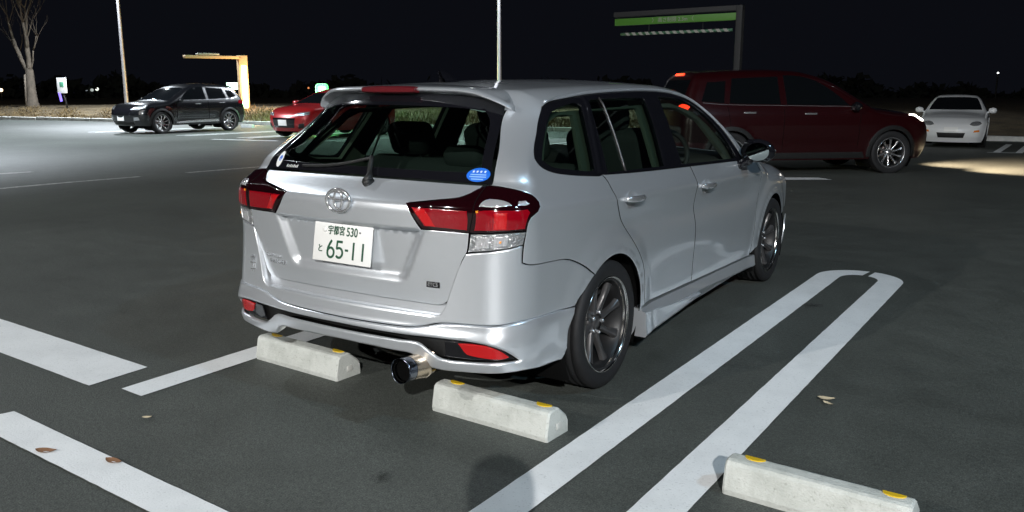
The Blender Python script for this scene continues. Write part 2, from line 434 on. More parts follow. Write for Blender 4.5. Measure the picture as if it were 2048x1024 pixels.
M['steel'] = mat('exhaust_steel', (.50, .42, .33), .2, 1)
M['seat'] = mat('seat_cloth', (.018, .018, .02), .9, bump=(400, .3, .001))
M['trim'] = mat('cabin_trim', (.055, .058, .048), .8)
M['dash'] = mat('dash', (.015, .015, .016), .7)
M['stickerblue'] = mat('sticker_blue', (.01, .13, .62), .35)
M['stickerwhite'] = mat('sticker_white', (.75, .76, .75), .4)
M['undertray'] = mat('undertray', (.008, .008, .008), .8)

def ribbon(mb, pts, w, y0, th=.001, joint=True):        # flat stroke in the x-z plane at depth y0 (faces -y)
    pts = [np.array(p, float) for p in pts]; L = []; Rr = []
    for i, p in enumerate(pts):
        t = pts[min(i + 1, len(pts) - 1)] - pts[max(i - 1, 0)]; t /= np.linalg.norm(t); n = np.array([-t[1], t[0]])
        L.append(p + n * w / 2); Rr.append(p - n * w / 2)
    poly = L + Rr[::-1]; k = len(pts); v = [(p[0], y0, p[1]) for p in poly] + [(p[0], y0 + th, p[1]) for p in poly]
    n = 2 * k; f = []
    for i in range(k - 1):
        f.append((i, i + 1, n - 2 - i, n - 1 - i))
    f += [(i, (i + 1) % n, n + (i + 1) % n, n + i) for i in range(n)]
    mb.add(v, f)
def text_mesh(body_, size, m, parent, name, align='CENTER', extrude=.0006, sx=1., offset=0.):
    c = bpy.data.curves.new(name, 'FONT'); c.body = body_; c.size = size; c.align_x = align; c.align_y = 'CENTER'; c.extrude = extrude; c.offset = offset; c.resolution_u = 3
    t = bpy.data.objects.new(name, c); COL.objects.link(t); dg = bpy.context.evaluated_depsgraph_get(); dg.update()
    me = bpy.data.meshes.new_from_object(t.evaluated_get(dg)); bpy.data.objects.remove(t); bpy.data.curves.remove(c)
    me.transform(Matrix.Diagonal((sx, 1, 1, 1))); return link(name, me, m, parent)
def stars_poly(cx, cz, r):
    return [(cx + r * (1 if k % 2 == 0 else .42) * math.sin(math.pi * k / 5), cz + r * (1 if k % 2 == 0 else .42) * math.cos(math.pi * k / 5)) for k in range(10)]

# ---------------------------------------------------------------- wheels
def wheel_mesh(rim_r=.222, tyre_r=.30, width=.20, spokes=8, face=.0):
    """wheel centred on the origin, axle along x, outer face towards +x"""
    T = MB(); hw = width / 2; R0 = rim_r + .004
    prof = [(R0 - .02, -hw * .82), (R0, -hw * .9), (R0 + .02, -hw * .99), (tyre_r - .028, -hw), (tyre_r - .010, -hw * .93), (tyre_r - .002, -hw * .82)]
    for gx in (-.055, -.02, .02, .055):
        prof += [(tyre_r, gx - .006), (tyre_r - .008, gx - .004), (tyre_r - .008, gx + .004), (tyre_r, gx + .006)]
    prof += [(tyre_r - .002, hw * .82), (tyre_r - .010, hw * .93), (tyre_r - .028, hw), (R0 + .035, hw * 1.0), (R0 + .030, hw * .985), (R0 + .012, hw * .97), (R0, hw * .9), (R0 - .02, hw * .82)]
    T.lathe(prof, n=72)
    Rm = MB()                                               # barrel
    Rm.lathe([(rim_r - .0115, hw * .71), (rim_r - .022, hw * .60), (rim_r - .03, hw * .3), (rim_r - .045, -hw * .2), (rim_r - .03, -hw * .8), (rim_r - .01, -hw * .85)], n=56)
    Lp = MB()                                               # polished lip
    Lp.lathe([(rim_r + .004, hw * .82), (rim_r + .007, hw * .90), (rim_r + .003, hw * .95), (rim_r - .004, hw * .91), (rim_r - .009, hw * .80), (rim_r - .012, hw * .70)], n=64)
    Sp = MB()
    for k in range(spokes):
        a = 2 * math.pi * k / spokes + .2
        rows = []
        for t in np.linspace(0, 1, 9):
            r = .045 + t * (rim_r - .030 - .045); wd = .040 - .012 * math.sin(min(t * 1.5, 1) * math.pi / 2) + .022 * max(0, t - .65) / .35
            xx = hw * (.30 + .26 * t ** 1.5) ; tw = a + .10 * t
            sec = []
            for du, dx in ((-1, -.018), (-.92, .0), (-.45, .008), (.45, .008), (.92, .0), (1, -.018)):
                ph = tw + math.atan2(du * wd / 2, r); rr_ = math.hypot(r, du * wd / 2)
                sec.append((xx + dx, rr_ * math.cos(ph), rr_ * math.sin(ph)))
            rows.append(sec)
        Sp.grid(rows)
    Sp.lathe([(.0, hw * .40), (.026, hw * .40), (.030, hw * .36), (.034, hw * .30), (.060, hw * .30), (.066, hw * .24), (.068, hw * .0)], n=40)
    Nt = MB()
    Nt.lathe([(0, hw * .48), (.006, hw * .48), (.009, hw * .43), (.010, hw * .26)], n=10)
    Di = MB(); Di.lathe([(.05, -.01), (.128, -.01), (.128, -.03), (.05, -.03)], n=40, close=True)
    Ca = MB(); Ca.box((-.02, -.115, .03), (.05, .05, .13), bev=.012)
    return dict(tyre=T.mesh('tyre'), rim=Rm.mesh('rim'), lip=Lp.mesh('rim_lip'), spokes=Sp.mesh('spokes'), nut=Nt.mesh('lug_nut'), disc=Di.mesh('brake_disc'), caliper=Ca.mesh('brake_caliper'))
def add_wheel(parent, wm, loc, flip=False, mats=None, steer=0.):
    mats = mats or dict(tyre='rubber', rim='gunmetal', lip='lip', spokes='gunmetal', nut='chrome', disc='disc', caliper='caliper')
    w = link('wheel', wm['rim'], M['barrel'], parent); w.location = loc; w.rotation_euler = (0, 0, (math.pi if flip else 0) + steer)
    if 'nut' in wm:
        for k in range(5):
            a = 2 * math.pi * k / 5; link('lug_nut', wm['nut'], M[mats['nut']], w).location = (0, .05 * math.cos(a), .05 * math.sin(a))
    for k in ('tyre', 'lip', 'spokes', 'disc', 'caliper'):
        if k in wm: link({'lip': 'rim_lip', 'disc': 'brake_disc', 'caliper': 'brake_caliper'}.get(k, k), wm[k], M[mats[k]], w)
    return w

# ---------------------------------------------------------------- silver station wagon (rear axle at the origin, nose along +y)
wagon = empty('station_wagon', (0, 0, 0), 0, 'silver station wagon reversed into the bay in front of two concrete wheel stops', 'car')
FG = lambda P: body(P, 'g'); FB = lambda P: body(P, 'b'); FK = lambda P: body(P, 'k')
SXW = .62
def s2w(pts, h=.015, smooth=True):                          # side (y,z) polyline -> wrap (u,z)
    q = resample(pts, h, False, 1., smooth, 75); o, d = dom_side(q); return inv_wrap(shoot(o, d, FG))
def w2w(pts, h=.015, smooth=True): return resample(pts, h, False, SXW, smooth)
def arc(a0, a1, r=.332, yw=0., n=24): return [(yw + r * math.cos(a), WZC + r * math.sin(a)) for a in np.linspace(math.radians(a0), math.radians(a1), n)]
def mir(pts): return [(-u, z) for u, z in pts]

DLO = [(-.466, 1.095), (-.455, 1.058), (-.357, 1.027), (-.059, .992), (.509, .969), (1.562, .932), (1.895, .920), (1.864, .994), (1.753, 1.104), (1.633, 1.189),
       (1.475, 1.283), (1.262, 1.334), (1.038, 1.353), (.725, 1.358), (.230, 1.348), (-.066, 1.327), (-.158, 1.317), (-.228, 1.298), (-.344, 1.196)]
RDGAP = [(-.017, .994), (.012, .962), (.020, .919), (.035, .873), (.085, .801), (.155, .725), (.223, .654), (.302, .575), (.347, .515), (.382, .404), (.400, .31)]
FDGAP = [(1.010, .942), (1.030, .862), (1.050, .70), (1.066, .55), (1.075, .40), (1.078, .292)]
FDFRONT = [(2.10, .905), (2.235, .80), (2.225, .70), (2.195, .60), (2.175, .468), (2.150, .302), (2.140, .262)]
LAMP = [(.553, .928), (.658, .933), (.756, .941), (.862, .95), (.943, .958), (.986, .971), (1.018, .987), (1.041, .994), (1.076, .999), (1.144, .994), (1.213, .982), (1.275, .962), (1.314, .936),
        (1.318, .919), (1.301, .903), (1.257, .884), (1.244, .861), (1.242, .834), (1.139, .832), (.99, .826), (.826, .826), (.666, .829), (.61, .872)]
LAMP_CLEAR = [(.992, .821), (1.141, .828), (1.245, .830), (1.238, .779), (1.147, .765), (.972, .747)]
GLASS_EDGE = [(1.083, 1.004), (1.105, 1.066), (1.134, 1.147), (1.155, 1.253), (1.182, 1.303)]
QSEAM = [(1.24, .774), (1.241, .735), (1.243, .707), (1.289, .695), (1.436, .689), (1.547, .681), (1.627, .659), (1.705, .622), (1.780, .575)]
KSEAM = [(0, .421), (.275, .423), (.569, .428), (.70, .440), (.80, .456), (.90, .463), (1.016, .465), (1.137, .467), (1.169, .471), (1.286, .479), (1.439, .474), (1.625, .466)]
OPEN = [(0, .394), (.502, .393), (.84, .399), (1.065, .396), (1.147, .374), (1.23, .32), (1.131, .317), (.997, .311), (.836, .312), (.742, .342), (.67, .368), (.5, .367), (0, .366)]
KBOT = [(0, .319), (.486, .314), (.60, .313), (.669, .297), (.71, .270), (.786, .259), (.901, .259), (1.073, .266), (1.185, .271), (1.281, .272), (1.428, .261), (1.526, .254)]
KARCH = [(1.625, .466), (1.592, .416), (1.565, .377), (1.558, .312), (1.548, .276), (1.526, .254)]
LIPL = [(0, .483), (.256, .482), (.664, .484), (.770, .486), (.815, .500), (.838, .525), (.865, .585), (.905, .667), (.957, .742)]

def body_parts():
    # ---- quarter panel and rear pillar
    j = LAMP[8:18]                                          # lamp edge from the top split round to the bottom outer corner
    e = []
    e += list(w2w([LAMP[8]] + GLASS_EDGE))                  # up the window edge
    e += list(w2w([GLASS_EDGE[-1]] + [tuple(s2w([(-.228, 1.303), (-.22, 1.303)])[0])], smooth=False))[1:]
    e += list(s2w([DLO[17], DLO[18], DLO[0], DLO[1], DLO[2], DLO[3], RDGAP[0]]))[1:]
    e += list(s2w(RDGAP))[1:]
    e += list(s2w([RDGAP[-1], arc(-2, -2)[0]], smooth=False))[1:]
    e += list(s2w(arc(-2, 124.5)))[1:]
    e += list(w2w([tuple(e[-1])] + QSEAM[::-1][1:] + [LAMP[17]]))[1:]
    e += list(w2w(j[::-1]))[1:-1]
    top = lambda q: (q[:, 1] > 1.2955) & (q[:, 0] > 1.174)
    panel('quarter_panel', dom_wrap, FG, e, M['silver'], wagon, h=.020, sx=SXW, mirror=True, dense=True, seam=top, fm=M['liner'])
    # ---- roof with its side rails
    r3 = lambda pts: inv_roof(shoot(*dom_side(resample(pts, .02, False)), FG))
    up = [DLO[i] for i in (17, 16, 15, 14, 13, 12, 11)]
    railq = list(r3(up + [DLO[10], DLO[9], DLO[8], DLO[7], (1.885, .945)]))
    ap = [(1.985, .935), (1.90, 1.03), (1.78, 1.13), (1.62, 1.225), (1.50, 1.285), (1.40, 1.325)]         # windscreen side of the front pillar
    apq = list(r3(ap))
    o2 = railq + apq + [(1.36, .40), (1.395, .58), (1.40, .76), (-.42, .76), (-.42, .40), (-.44, .335), (-.445, .28)]
    cs = lambda q: (q[:, 1] > .74) | ((q[:, 0] < -.215))
    dn = list(np.array(railq)) + list(np.array(apq)) + list(resample([apq[-1], (1.36, .40), (1.395, .58), (1.40, .76), (-.47, .76), (-.47, .40), (-.47, .33), tuple(r3([(-.45, 1.275), (-.44, 1.275)])[0]), tuple(r3([(-.335, 1.275), (-.33, 1.275)])[0])], .02, False, 1., False))[1:]
    panel('roof', dom_roof, FG, dn, M['silver'], wagon, h=.022, off=-.0008, mirror=True, dense=True, seam=cs)
    # ---- doors
    d = [DLO[3], (.25, .979), (.509, .969), (.80, .960), (1.010, .950)] + FDGAP + [(.75, .300), (.400, .31)]
    rd = resample([RDGAP[0], (.25, .980), (.509, .969), (1.006, .951)], .02, False).tolist() + resample(FDGAP, .02, False).tolist()[0:] + resample([FDGAP[-1], RDGAP[-1]], .02, False, 1, False).tolist()[1:] + resample(RDGAP[::-1], .02, False).tolist()[1:-1]
    cuts = dict(fm=M['liner'], h=.02, mirror=True, dense=True, feats=[[(.07, .885), (.9, .856)]])
    rdo = panel('rear_door', dom_side, FG, rd, M['silver'], wagon, **cuts)
    fd = resample([(1.014, .951), (1.562, .932), (1.90, .919), (2.10, .905)], .02, False).tolist() + resample(FDFRONT, .02, False).tolist()[1:] + resample([FDFRONT[-1], (1.082, .290)], .02, False, 1, False).tolist()[1:] + resample([(a + .004, b) for a, b in FDGAP[::-1]], .02, False).tolist()[1:-1]
    fdo = panel('front_door', dom_side, FG, fd, M['silver'], wagon, fm=M['liner'], h=.02, mirror=True, dense=True, feats=[[(1.1, .849), (2.0, .817)]])
    # ---- front fender, bonnet, nose
    ff = [(2.105, .903), (2.30, .885)] + [(2.55, .860), (2.80, .815), (3.02, .75), (3.08, .66), (3.10, .56), (3.08, .48)] 
    fe = resample(ff + [(2.985, .45)], .02, False).tolist() + arc(27, 178, yw=2.6, n=40) + resample([(2.268, .31), (2.150, .275)], .02, False, 1, False).tolist()[1:] + resample(FDFRONT[::-1][1:], .02, False).tolist()[:-1]
    panel('front_fender', dom_side, FG, fe, M['silver'], wagon, fm=M['liner'], h=.02, mirror=True, dense=True)
    panel('bonnet', dom_top, FG, [(-.74, 2.30), (-.40, 2.36), (0, 2.38), (.40, 2.36), (.74, 2.30), (.72, 2.75), (.62, 3.08), (.35, 3.20), (0, 3.23), (-.35, 3.20), (-.62, 3.08), (-.72, 2.75)], M['silver'], wagon, h=.04)
    panel('front_bumper', dom_front, FG, [(-.74, .22), (0, .20), (.74, .22), (.70, .58), (.40, .60), (0, .62), (-.40, .60), (-.70, .58)], M['silver'], wagon, h=.04, holes=[[(-.45, .27), (.45, .27), (.50, .47), (-.50, .47)]])
    panel('front_grille', dom_front, FG, [(-.5, .25), (.5, .25), (.53, .49), (-.53, .49)], M['blackplastic'], wagon, h=.05, off=-.03)
    panel('headlight', dom_front, FG, [(.40, .61), (.72, .59), (.70, .72), (.44, .70)], M['clearlens'], wagon, h=.03, mirror=True)
    panel('upper_grille', dom_front, FG, [(-.40, .63), (.40, .63), (.44, .70), (-.44, .70)], M['blackgloss'], wagon, h=.04)
    panel('windscreen', dom_top, FG, [(-.74, 2.17), (0, 2.28), (.74, 2.17), (.66, 1.78), (.585, 1.45), (0, 1.50), (-.585, 1.45), (-.66, 1.78)], M['glass'], wagon, h=.04, flange=0, bev=0)
    # kit corner of the front bumper beyond the front wheel
    panel('front_splitter', dom_side, FK, [(2.925, .20), (3.12, .20), (3.11, .40), (3.0, .44), (2.945, .36)], M['silver'], wagon, h=.03, off=.012, mirror=True)
    # ---- tailgate
    g = [(-.600, 1.000)] 
    half = [(.004, 1.006), (.30, 1.004), (.606, 1.000), (.603, .985), (.575, .968), (.545, .955), (.46, .944), (.345, .928), (.375, .875), (.413, .827), (.50, .826), (.617, .825), (.607, .750), (.588, .716), (.565, .66), (.548, .622), (.530, .565), (.510, .535), (.478, .520), (.40, .519), (.004, .521)]
    full = resample(half + mir(half)[::-1], .015, True, 1., True, 40)
    tg = panel('tailgate', dom_rear, FG, full, M['silver'], wagon, fm=M['liner'], h=.0155, dense=True,
          feats=[[(-.46, .8125), (.46, .8125)], [(-.46, .8205), (.46, .8205)], [(-.58, .931), (.58, .931)], [(-.35, .925), (.35, .925)], [(-.35, .938), (.35, .938)], [(-.55, .985), (.55, .985)]])
    # ---- rear window
    gl = [(0, 1.010), (.40, 1.008), (.640, 1.003), (.613, 1.066), (.570, 1.147), (.524, 1.253), (.510, 1.300), (.475, 1.325), (.33, 1.345), (0, 1.35)]
    gout = gl + mir(gl)[::-1][1:-1]
    ins = [(0, 1.045), (.38, 1.043), (.555, 1.045), (.572, 1.06), (.530, 1.147), (.488, 1.24), (.455, 1.278), (.33, 1.293), (0, 1.30)]
    gin = ins + mir(ins)[::-1][1:-1]
    panel('rear_window_border', dom_rear, FG, gout, M['blackgloss'], wagon, h=.02, holes=[gin], off=.002, inset=.001)
    rw = panel('rear_window', dom_rear, FG, gin, M['privacy'], wagon, h=.025, off=.0015, inset=0, bev=0, flange=0)
    # ---- rear bumper: one skin round both corners
    R = list(w2w(LIPL)) + list(w2w([LIPL[-1], (.968, .744), (1.147, .763), (1.238, .776)]))[1:] + list(w2w(QSEAM))[1:]
    R += list(w2w([QSEAM[-1], (1.735, .545), (1.680, .510), (1.625, .466)]))[1:-1] + list(w2w(KSEAM[::-1]))[0:]
    R = [tuple(t) for t in R]
    full = R + [(-u, z) for u, z in R[::-1]][1:-1]
    panel('rear_bumper', dom_wrap, FB, full, M['silver'], wagon, h=.018, sx=SXW, dense=True, flange=.05, rim=.006, bev=.003, tilt=.55)
    # ---- bumper skirt with the dark slot
    K = [tuple(t) for t in (list(w2w(KSEAM)) + list(w2w(KARCH))[1:] + list(w2w(KBOT[::-1]))[1:])]
    full = K + [(-u, z) for u, z in K[::-1]][1:-1]
    O = [tuple(t) for t in w2w(OPEN, smooth=True)]
    oh = O + [(-u, z) for u, z in O[::-1]][1:-1]
    panel('bumper_skirt', dom_wrap, FK, full, M['silver'], wagon, h=.014, sx=SXW, dense=True, holes=[oh], flange=.045, hole_flange=.010, bev=.005, rim=.009, tilt=.72, off=.004)
    big = [(0, .41), (.84, .415), (1.09, .41), (1.26, .36), (1.28, .30), (.8, .295), (.70, .33), (.5, .355), (0, .355)]
    panel('skirt_recess', dom_wrap, FK, big + mir(big)[::-1][1:-1], M['blackplastic'], wagon, h=.03, sx=SXW, off=-.040)
    REFL = [(.956, .386), (1.069, .391), (1.147, .366), (1.194, .335), (1.160, .326), (1.05, .331), (1.009, .338)]
    panel('rear_reflector', dom_wrap, FK, REFL, M['redbright'], wagon, h=.015, sx=SXW, off=-.010, mirror=True)
    BZ = [(.86, .390), (1.065, .394), (1.150, .370), (1.222, .322), (1.131, .319), (.997, .314), (.850, .316)]
    panel('reflector_bezel', dom_wrap, FK, BZ, M['blackgloss'], wagon, h=.015, sx=SXW, off=-.016, mirror=True)
    # shelf between the bumper lip and the tailgate
    rows = []
    xs = np.linspace(-.53, .53, 45)
    for dy, dz in ((.0, -.006), (.003, .0015), (.008, .003), (.046, .001), (.052, .044)):
        row = []
        for x in xs:
            q = np.array([[x / XC(np.array([.486]))[0], .486]]); p = shoot(*dom_wrap(q), FB)[0]
            row.append((x, p[1] + dy, .482 + dz))
        rows.append(row)
    mb = MB(); mb.grid(rows); mb.build('bumper_step', M['silver'], wagon, sharp=35)
    # dark inner shell seen through the gaps
    panel('inner_shell', dom_wrap, FG, [(0, .28), (1.5, .28), (1.60, .50), (1.60, .95), (1.10, .985), (0, .985)], M['liner'], wagon, h=.05, sx=SXW, off=-.035, flange=0, bev=0, mirror=True)
    return rdo, fdo, tg, rw

def lamps():
    out = []
    for sg in (1, -1):
        kw = dict(sx=SXW, mirror=False, only_mirror=sg < 0)
        L = resample(LAMP, .012, True, SXW)
        t = panel('tail_lamp', dom_wrap, FG, L, M['darkred'], wagon, h=.014, off=.006, dense=True, bev=.004, flange=.03, **kw)
        def sub(nm, pl, m, off, h=.012, **k2): return panel(nm, dom_wrap, FG, pl, M[m], t, h=h, off=off, **{**kw, **k2})
        sub('red_lens', [(.603, .913), (.719, .914), (1.000, .913), (.978, .835), (.682, .840), (.646, .874)], 'redlens', .0085)
        sub('reflector', [(.612, .909), (.70, .910), (.765, .840), (.688, .842), (.652, .874)], 'redbright', .0095)
        sub('red_lens', [(1.030, .913), (1.08, .919), (1.177, .916), (1.236, .916), (1.250, .902), (1.238, .882), (1.231, .841), (1.012, .836)], 'redlens', .0085)
        sub('stop_reflector', [(1.095, .908), (1.150, .909), (1.148, .843), (1.090, .842)], 'redbright', .0095)
        sub('turn_bowl', [(1.045, .926), (1.058, .944), (1.084, .953), (1.13, .950), (1.16, .941), (1.171, .929), (1.108, .924)], 'domelens', .0085, h=.008)
        sub('side_reflector', [(1.195, .945), (1.232, .946), (1.248, .932), (1.230, .926), (1.188, .929)], 'domelens', .0080, h=.008)
        for k in range(9):                                   # vertical optic ribs in the inner lens
            u = .79 + k * .021
            sub('optic_rib', [(u, .845), (u + .010, .845), (u + .012, .902), (u + .002, .902)], 'redlens', .0098, h=.02, bev=.0012)
        for k in range(5):
            u = 1.035 + k * .012
            sub('optic_rib', [(u, .85), (u + .007, .85), (u + .009, .905), (u + .002, .905)], 'redbright', .0095, h=.02, bev=.0012)
        c = sub('reversing_lens', LAMP_CLEAR, 'clearlens', .003, bev=.003, flange=.02)
        sub('reversing_bowl', [(1.02, .812), (1.085, .816), (1.08, .768), (1.01, .762)], 'domelens', .006, h=.008)
        sub('turn_lens', [(1.095, .816), (1.165, .820), (1.16, .778), (1.09, .770)], 'domelens', .006, h=.008)
        sub('amber_bulb', [(1.118, .800), (1.134, .801), (1.132, .789), (1.116, .788)], 'amberb', .0085, h=.006)
        sub('amber_bulb', [(1.030, .915), (1.046, .917), (1.044, .905), (1.030, .903)], 'amberb', .0105, h=.006)
        for k in range(4):
            z = .786 + k * .010
            sub('optic_rib', [(1.178, z), (1.232, z + .002), (1.232, z + .006), (1.178, z + .004)], 'clearlens', .006, h=.03, bev=.001)
        # gap between the half on the body and the half on the tailgate
        S = np.array([(1.064, .998), (1.04, .965), (1.028, .926), (1.010, .881), (.988, .822)]); q = resample(S, .01, False, SXW)
        P = shoot(*dom_wrap(q), FG); N = grad_normal(P, FG); P = (P + N * .0065) * [sg, 1, 1]
        mb = MB(); mb.tube(P.tolist(), .0016, 6); mb.build('lamp_seam', M['liner'], t)
        out.append(t)
    return out

def sidewindows():
    Q = [(-.420, 1.088), (-.385, 1.060), (-.30, 1.045), (-.10, 1.020), (-.055, 1.03), (.015, 1.18), (.060, 1.298), (.02, 1.309), (-.06, 1.299), (-.14, 1.286), (-.195, 1.266), (-.305, 1.18)]
    RW = [(.055, 1.000), (.40, .990), (.690, .980), (.735, 1.15), (.765, 1.320), (.50, 1.325), (.20, 1.322), (.150, 1.310), (.105, 1.17)]
    FW = [(.925, .972), (1.50, .952), (1.80, .944), (1.755, 1.03), (1.66, 1.12), (1.54, 1.205), (1.40, 1.275), (1.25, 1.308), (1.05, 1.322), (.950, 1.322), (.935, 1.15)]
    b = panel('window_surround', dom_side, FG, DLO, M['blackgloss'], wagon, h=.02, holes=[Q, RW, FW], off=-.004, mirror=True, flange=.02, sharp=75)
    for nm, pl, mm in (('quarter_window', Q, 'privacy'), ('rear_door_window', RW, 'privacy'), ('front_door_window', FW, 'glass')):
        panel(nm, dom_side, FG, pl, M[mm], wagon, h=.04, off=-.010, inset=-.004, bev=0, flange=0, mirror=True)
    for sg in (1, -1):
        mb = MB()                                            # bar between the two panes of the rear door
        q = resample([(.265, 1.325), (.255, 1.15), (.235, .988)], .03, False); P = shoot(*dom_side(q), FG); P = (P - [.008, 0, 0]) * [sg, 1, 1]
        mb.tube(P.tolist(), .006, 6); mb.build('window_bar', M['gunmetal'], wagon)
        mb = MB()                                            # bright pillar strip behind the rear door
        for y0, y1 in ((.000, .030),):
            rows = []
            for t in np.linspace(0, 1, 14):
                z = 1.335 - t * (1.335 - 1.0); c = -.03 + .155 * (1 - t) ** .9
                q = np.array([[c - .022, z], [c - .012, z], [c + .012, z], [c + .022, z]]); P = shoot(*dom_side(q), FG); P[:, 0] += [-.004, .004, .004, -.004]
                rows.append([tuple(p * [sg, 1, 1]) for p in P])
            mb.grid(rows)
        mb.build('pillar_strip', M['blackgloss'], wagon)
        # roof gutter line above the windows
        q = resample([(-.20, 1.315), (-.066, 1.336), (.227, 1.357), (.725, 1.367), (1.038, 1.362), (1.262, 1.343), (1.475, 1.292), (1.633, 1.199), (1.753, 1.114), (1.87, 1.00)], .03, False)
        P = shoot(*dom_side(q), FG) * [sg, 1, 1]
        mb = MB(); mb.tube(P.tolist(), .0045, 6); mb.build('window_moulding', M['silver'], wagon)

def details(rdo, fdo, tg, rw):
    # ---- roof spoiler with the high stop lamp
    xs = np.r_[np.linspace(-.552, -.34, 16), np.linspace(-.31, .31, 21), np.linspace(.34, .552, 16)]
    yt_ = table([0, .25, .34, .40, .46, .51, .56], [-.522, -.512, -.500, -.478, -.452, -.425, -.385], .02, -.2, .9)
    te = table([0, .2, .34, .40, .44, .50, .53, .56], [1.374, 1.373, 1.370, 1.363, 1.352, 1.326, 1.309, 1.289], .012, -.2, .9)
    rows = []
    for x in xs:
        a = abs(x); zt = float(te(a)); yt = float(yt_(a))
        q = np.array([[-.335, .0]])
        zs = []
        yf0 = -.300 - .055 * max(0, (a - .43) / .122) ** 2
        for yy in (yf0, yf0 - .03):
            # roof height above this x
            o = np.array([[a, yy, 1.0]]); P = shoot(o, np.array([[0., 0, 1]]), FG, 0, .5)[0]; zs.append(P[2])
        ym = (yf0 + yt) / 2
        rows.append([(x, yf0 + .005, zs[0] - .004), (x, yf0 - .015, zs[0] + .003), (x, ym, (zs[1] * .45 + zt * .55) + .006), (x, yt + .03, zt + .007), (x, yt + .006, zt + .003), (x, yt, zt - .003), (x, yt + .002, zt - .009), (x, yt + .010, zt - .013), (x, yt + .060, zt - .024), (x, yt + .085, zt - .050)])
    mb = MB(); mb.grid(rows)
    n = len(rows[0]); k = len(mb.v); mb.f += [tuple(range(n)), tuple(range(k - 1, k - n - 1, -1))]; mb.sm += [False, False]
    sp = mb.build('roof_spoiler', M['silver'], wagon, sharp=50)
    mb = MB(); rows = []
    for x in np.linspace(-.150, .150, 17):
        f = .78 * (1 - .25 * abs(x / .15) ** 4); zt = 1.366; y0 = -.520
        rows.append([(x, y0 + .02, zt + .021 * f), (x, y0 - .004, zt + .020 * f), (x, y0 - .014, zt + .010 * f), (x, y0 - .014, zt - .012 * f), (x, y0 - .004, zt - .020 * f), (x, y0 + .02, zt - .021 * f)])
    mb.grid(rows); k = len(mb.v); mb.f += [(0, 1, 2, 3, 4, 5), (k - 1, k - 2, k - 3, k - 4, k - 5, k - 6)]; mb.sm += [False, False]
    mb.build('high_stop_lamp', M['hmlamp'], sp, sharp=50)
    mb = MB(); rows = []                                     # fin aerial
    for t in np.linspace(0, 1, 8):
        y = -.13 + .12 * t; hgt = .055 * math.sin(min(1, (1 - t) * 1.3) * math.pi / 2) ** .8 + .002
        rows.append([(-.02 * (.4 + .6 * (1 - t)), y, 1.395), (-.008, y - .03 * (1 - t), 1.398 + hgt * .8), (0, y - .035 * (1 - t), 1.398 + hgt), (.008, y - .03 * (1 - t), 1.398 + hgt * .8), (.02 * (.4 + .6 * (1 - t)), y, 1.395)])
    mb.grid(rows); mb.build('roof_aerial', M['blackgloss'], wagon)
    # ---- emblem
    c = shoot(*dom_rear(np.array([[0, .915]])), FG)[0]; em = empty('emblem_root')
    bpy.data.objects.remove(em)
    def ell(cx, cz, a, b, n=36): return [(cx + a * math.cos(t), c[1] - .012, cz + b * math.sin(t)) for t in np.linspace(0, 2 * math.pi, n + 1)]
    mb = MB(); mb.tube(ell(0, .915, .066, .047), .0068, 8, cap=False); mb.tube(ell(0, .905 + .014, .022, .040), .0052, 8, cap=False); mb.tube(ell(0, .935, .055, .017), .0052, 8, cap=False)
    mb.build('emblem', M['chrome'], tg)
    # ---- number plate
    p0 = np.array([0, -.850, .7298]); tl = .171
    pl = MB(); pl.box((0, 0, 0), (.330, .004, .165), bev=.0018)
    plate = pl.build('number_plate', M['white'], wagon); plate.location = p0; plate.rotation_euler = (-tl, 0, 0)
    y0 = -.0036
    big = MB(); wd = .0105
    def arcp(cx, cz, a, b, t0, t1, n=18): return [(cx + a * math.cos(math.radians(t)), cz + b * math.sin(math.radians(t))) for t in np.linspace(t0, t1, n)]
    cz = -.027
    def digit(*strokes):
        d_ = MB()
        for k_, (pp, ww) in enumerate(strokes): ribbon(d_, pp, ww, y0 - .0001 * k_)
        d_.build('plate_digit', M['green'], plate)
    digit(([(-.058, cz + .037), (-.068, cz + .022), (-.0775, cz + .004), (-.080, cz - .012)], wd), (arcp(-.061, cz - .0155, .0185, .0205, 180, -180, 26), wd * .95))
    digit(([(.004, cz + .034), (-.026, cz + .034)], wd), ([(-.025, cz + .038), (-.0275, cz + .002)], wd * .85), ([(-.029, cz + .004)] + arcp(-.013, cz - .013, .0195, .0205, 118, -140, 20), wd * .95))
    digit(([(.020, cz + .001), (.038, cz + .001)], wd * .9)); digit(([(.067, cz + .038), (.067, cz - .036)], wd * .92)); digit(([(.119, cz + .038), (.119, cz - .036)], wd * .92))
    Rp = Matrix.Rotation(math.pi / 2, 4, 'X')
    for s, size, x, z, sx in (('宇都宮', .041, -.036, .0505, .80), ('530', .053, .053, .0505, .80), ('と', .036, -.122, cz - .004, .9)):
        t = text_mesh(s, size, M['green'], plate, 'plate_text', sx=sx, offset=.0006); t.rotation_euler = (math.pi / 2, 0, 0); t.location = (x, y0, z)
    mb = MB(); mb.lathe([(0, -.0095), (.007, -.009), (.0115, -.006), (.012, -.002)], c=(-.102, 0, .053), axis='y', n=20); mb.build('plate_seal', M['white'], plate)
    mb = MB(); mb.lathe([(0, -.007), (.004, -.0065), (.005, -.002)], c=(.098, 0, .054), axis='y', n=12); mb.build('plate_bolt', M['chrome'], plate)
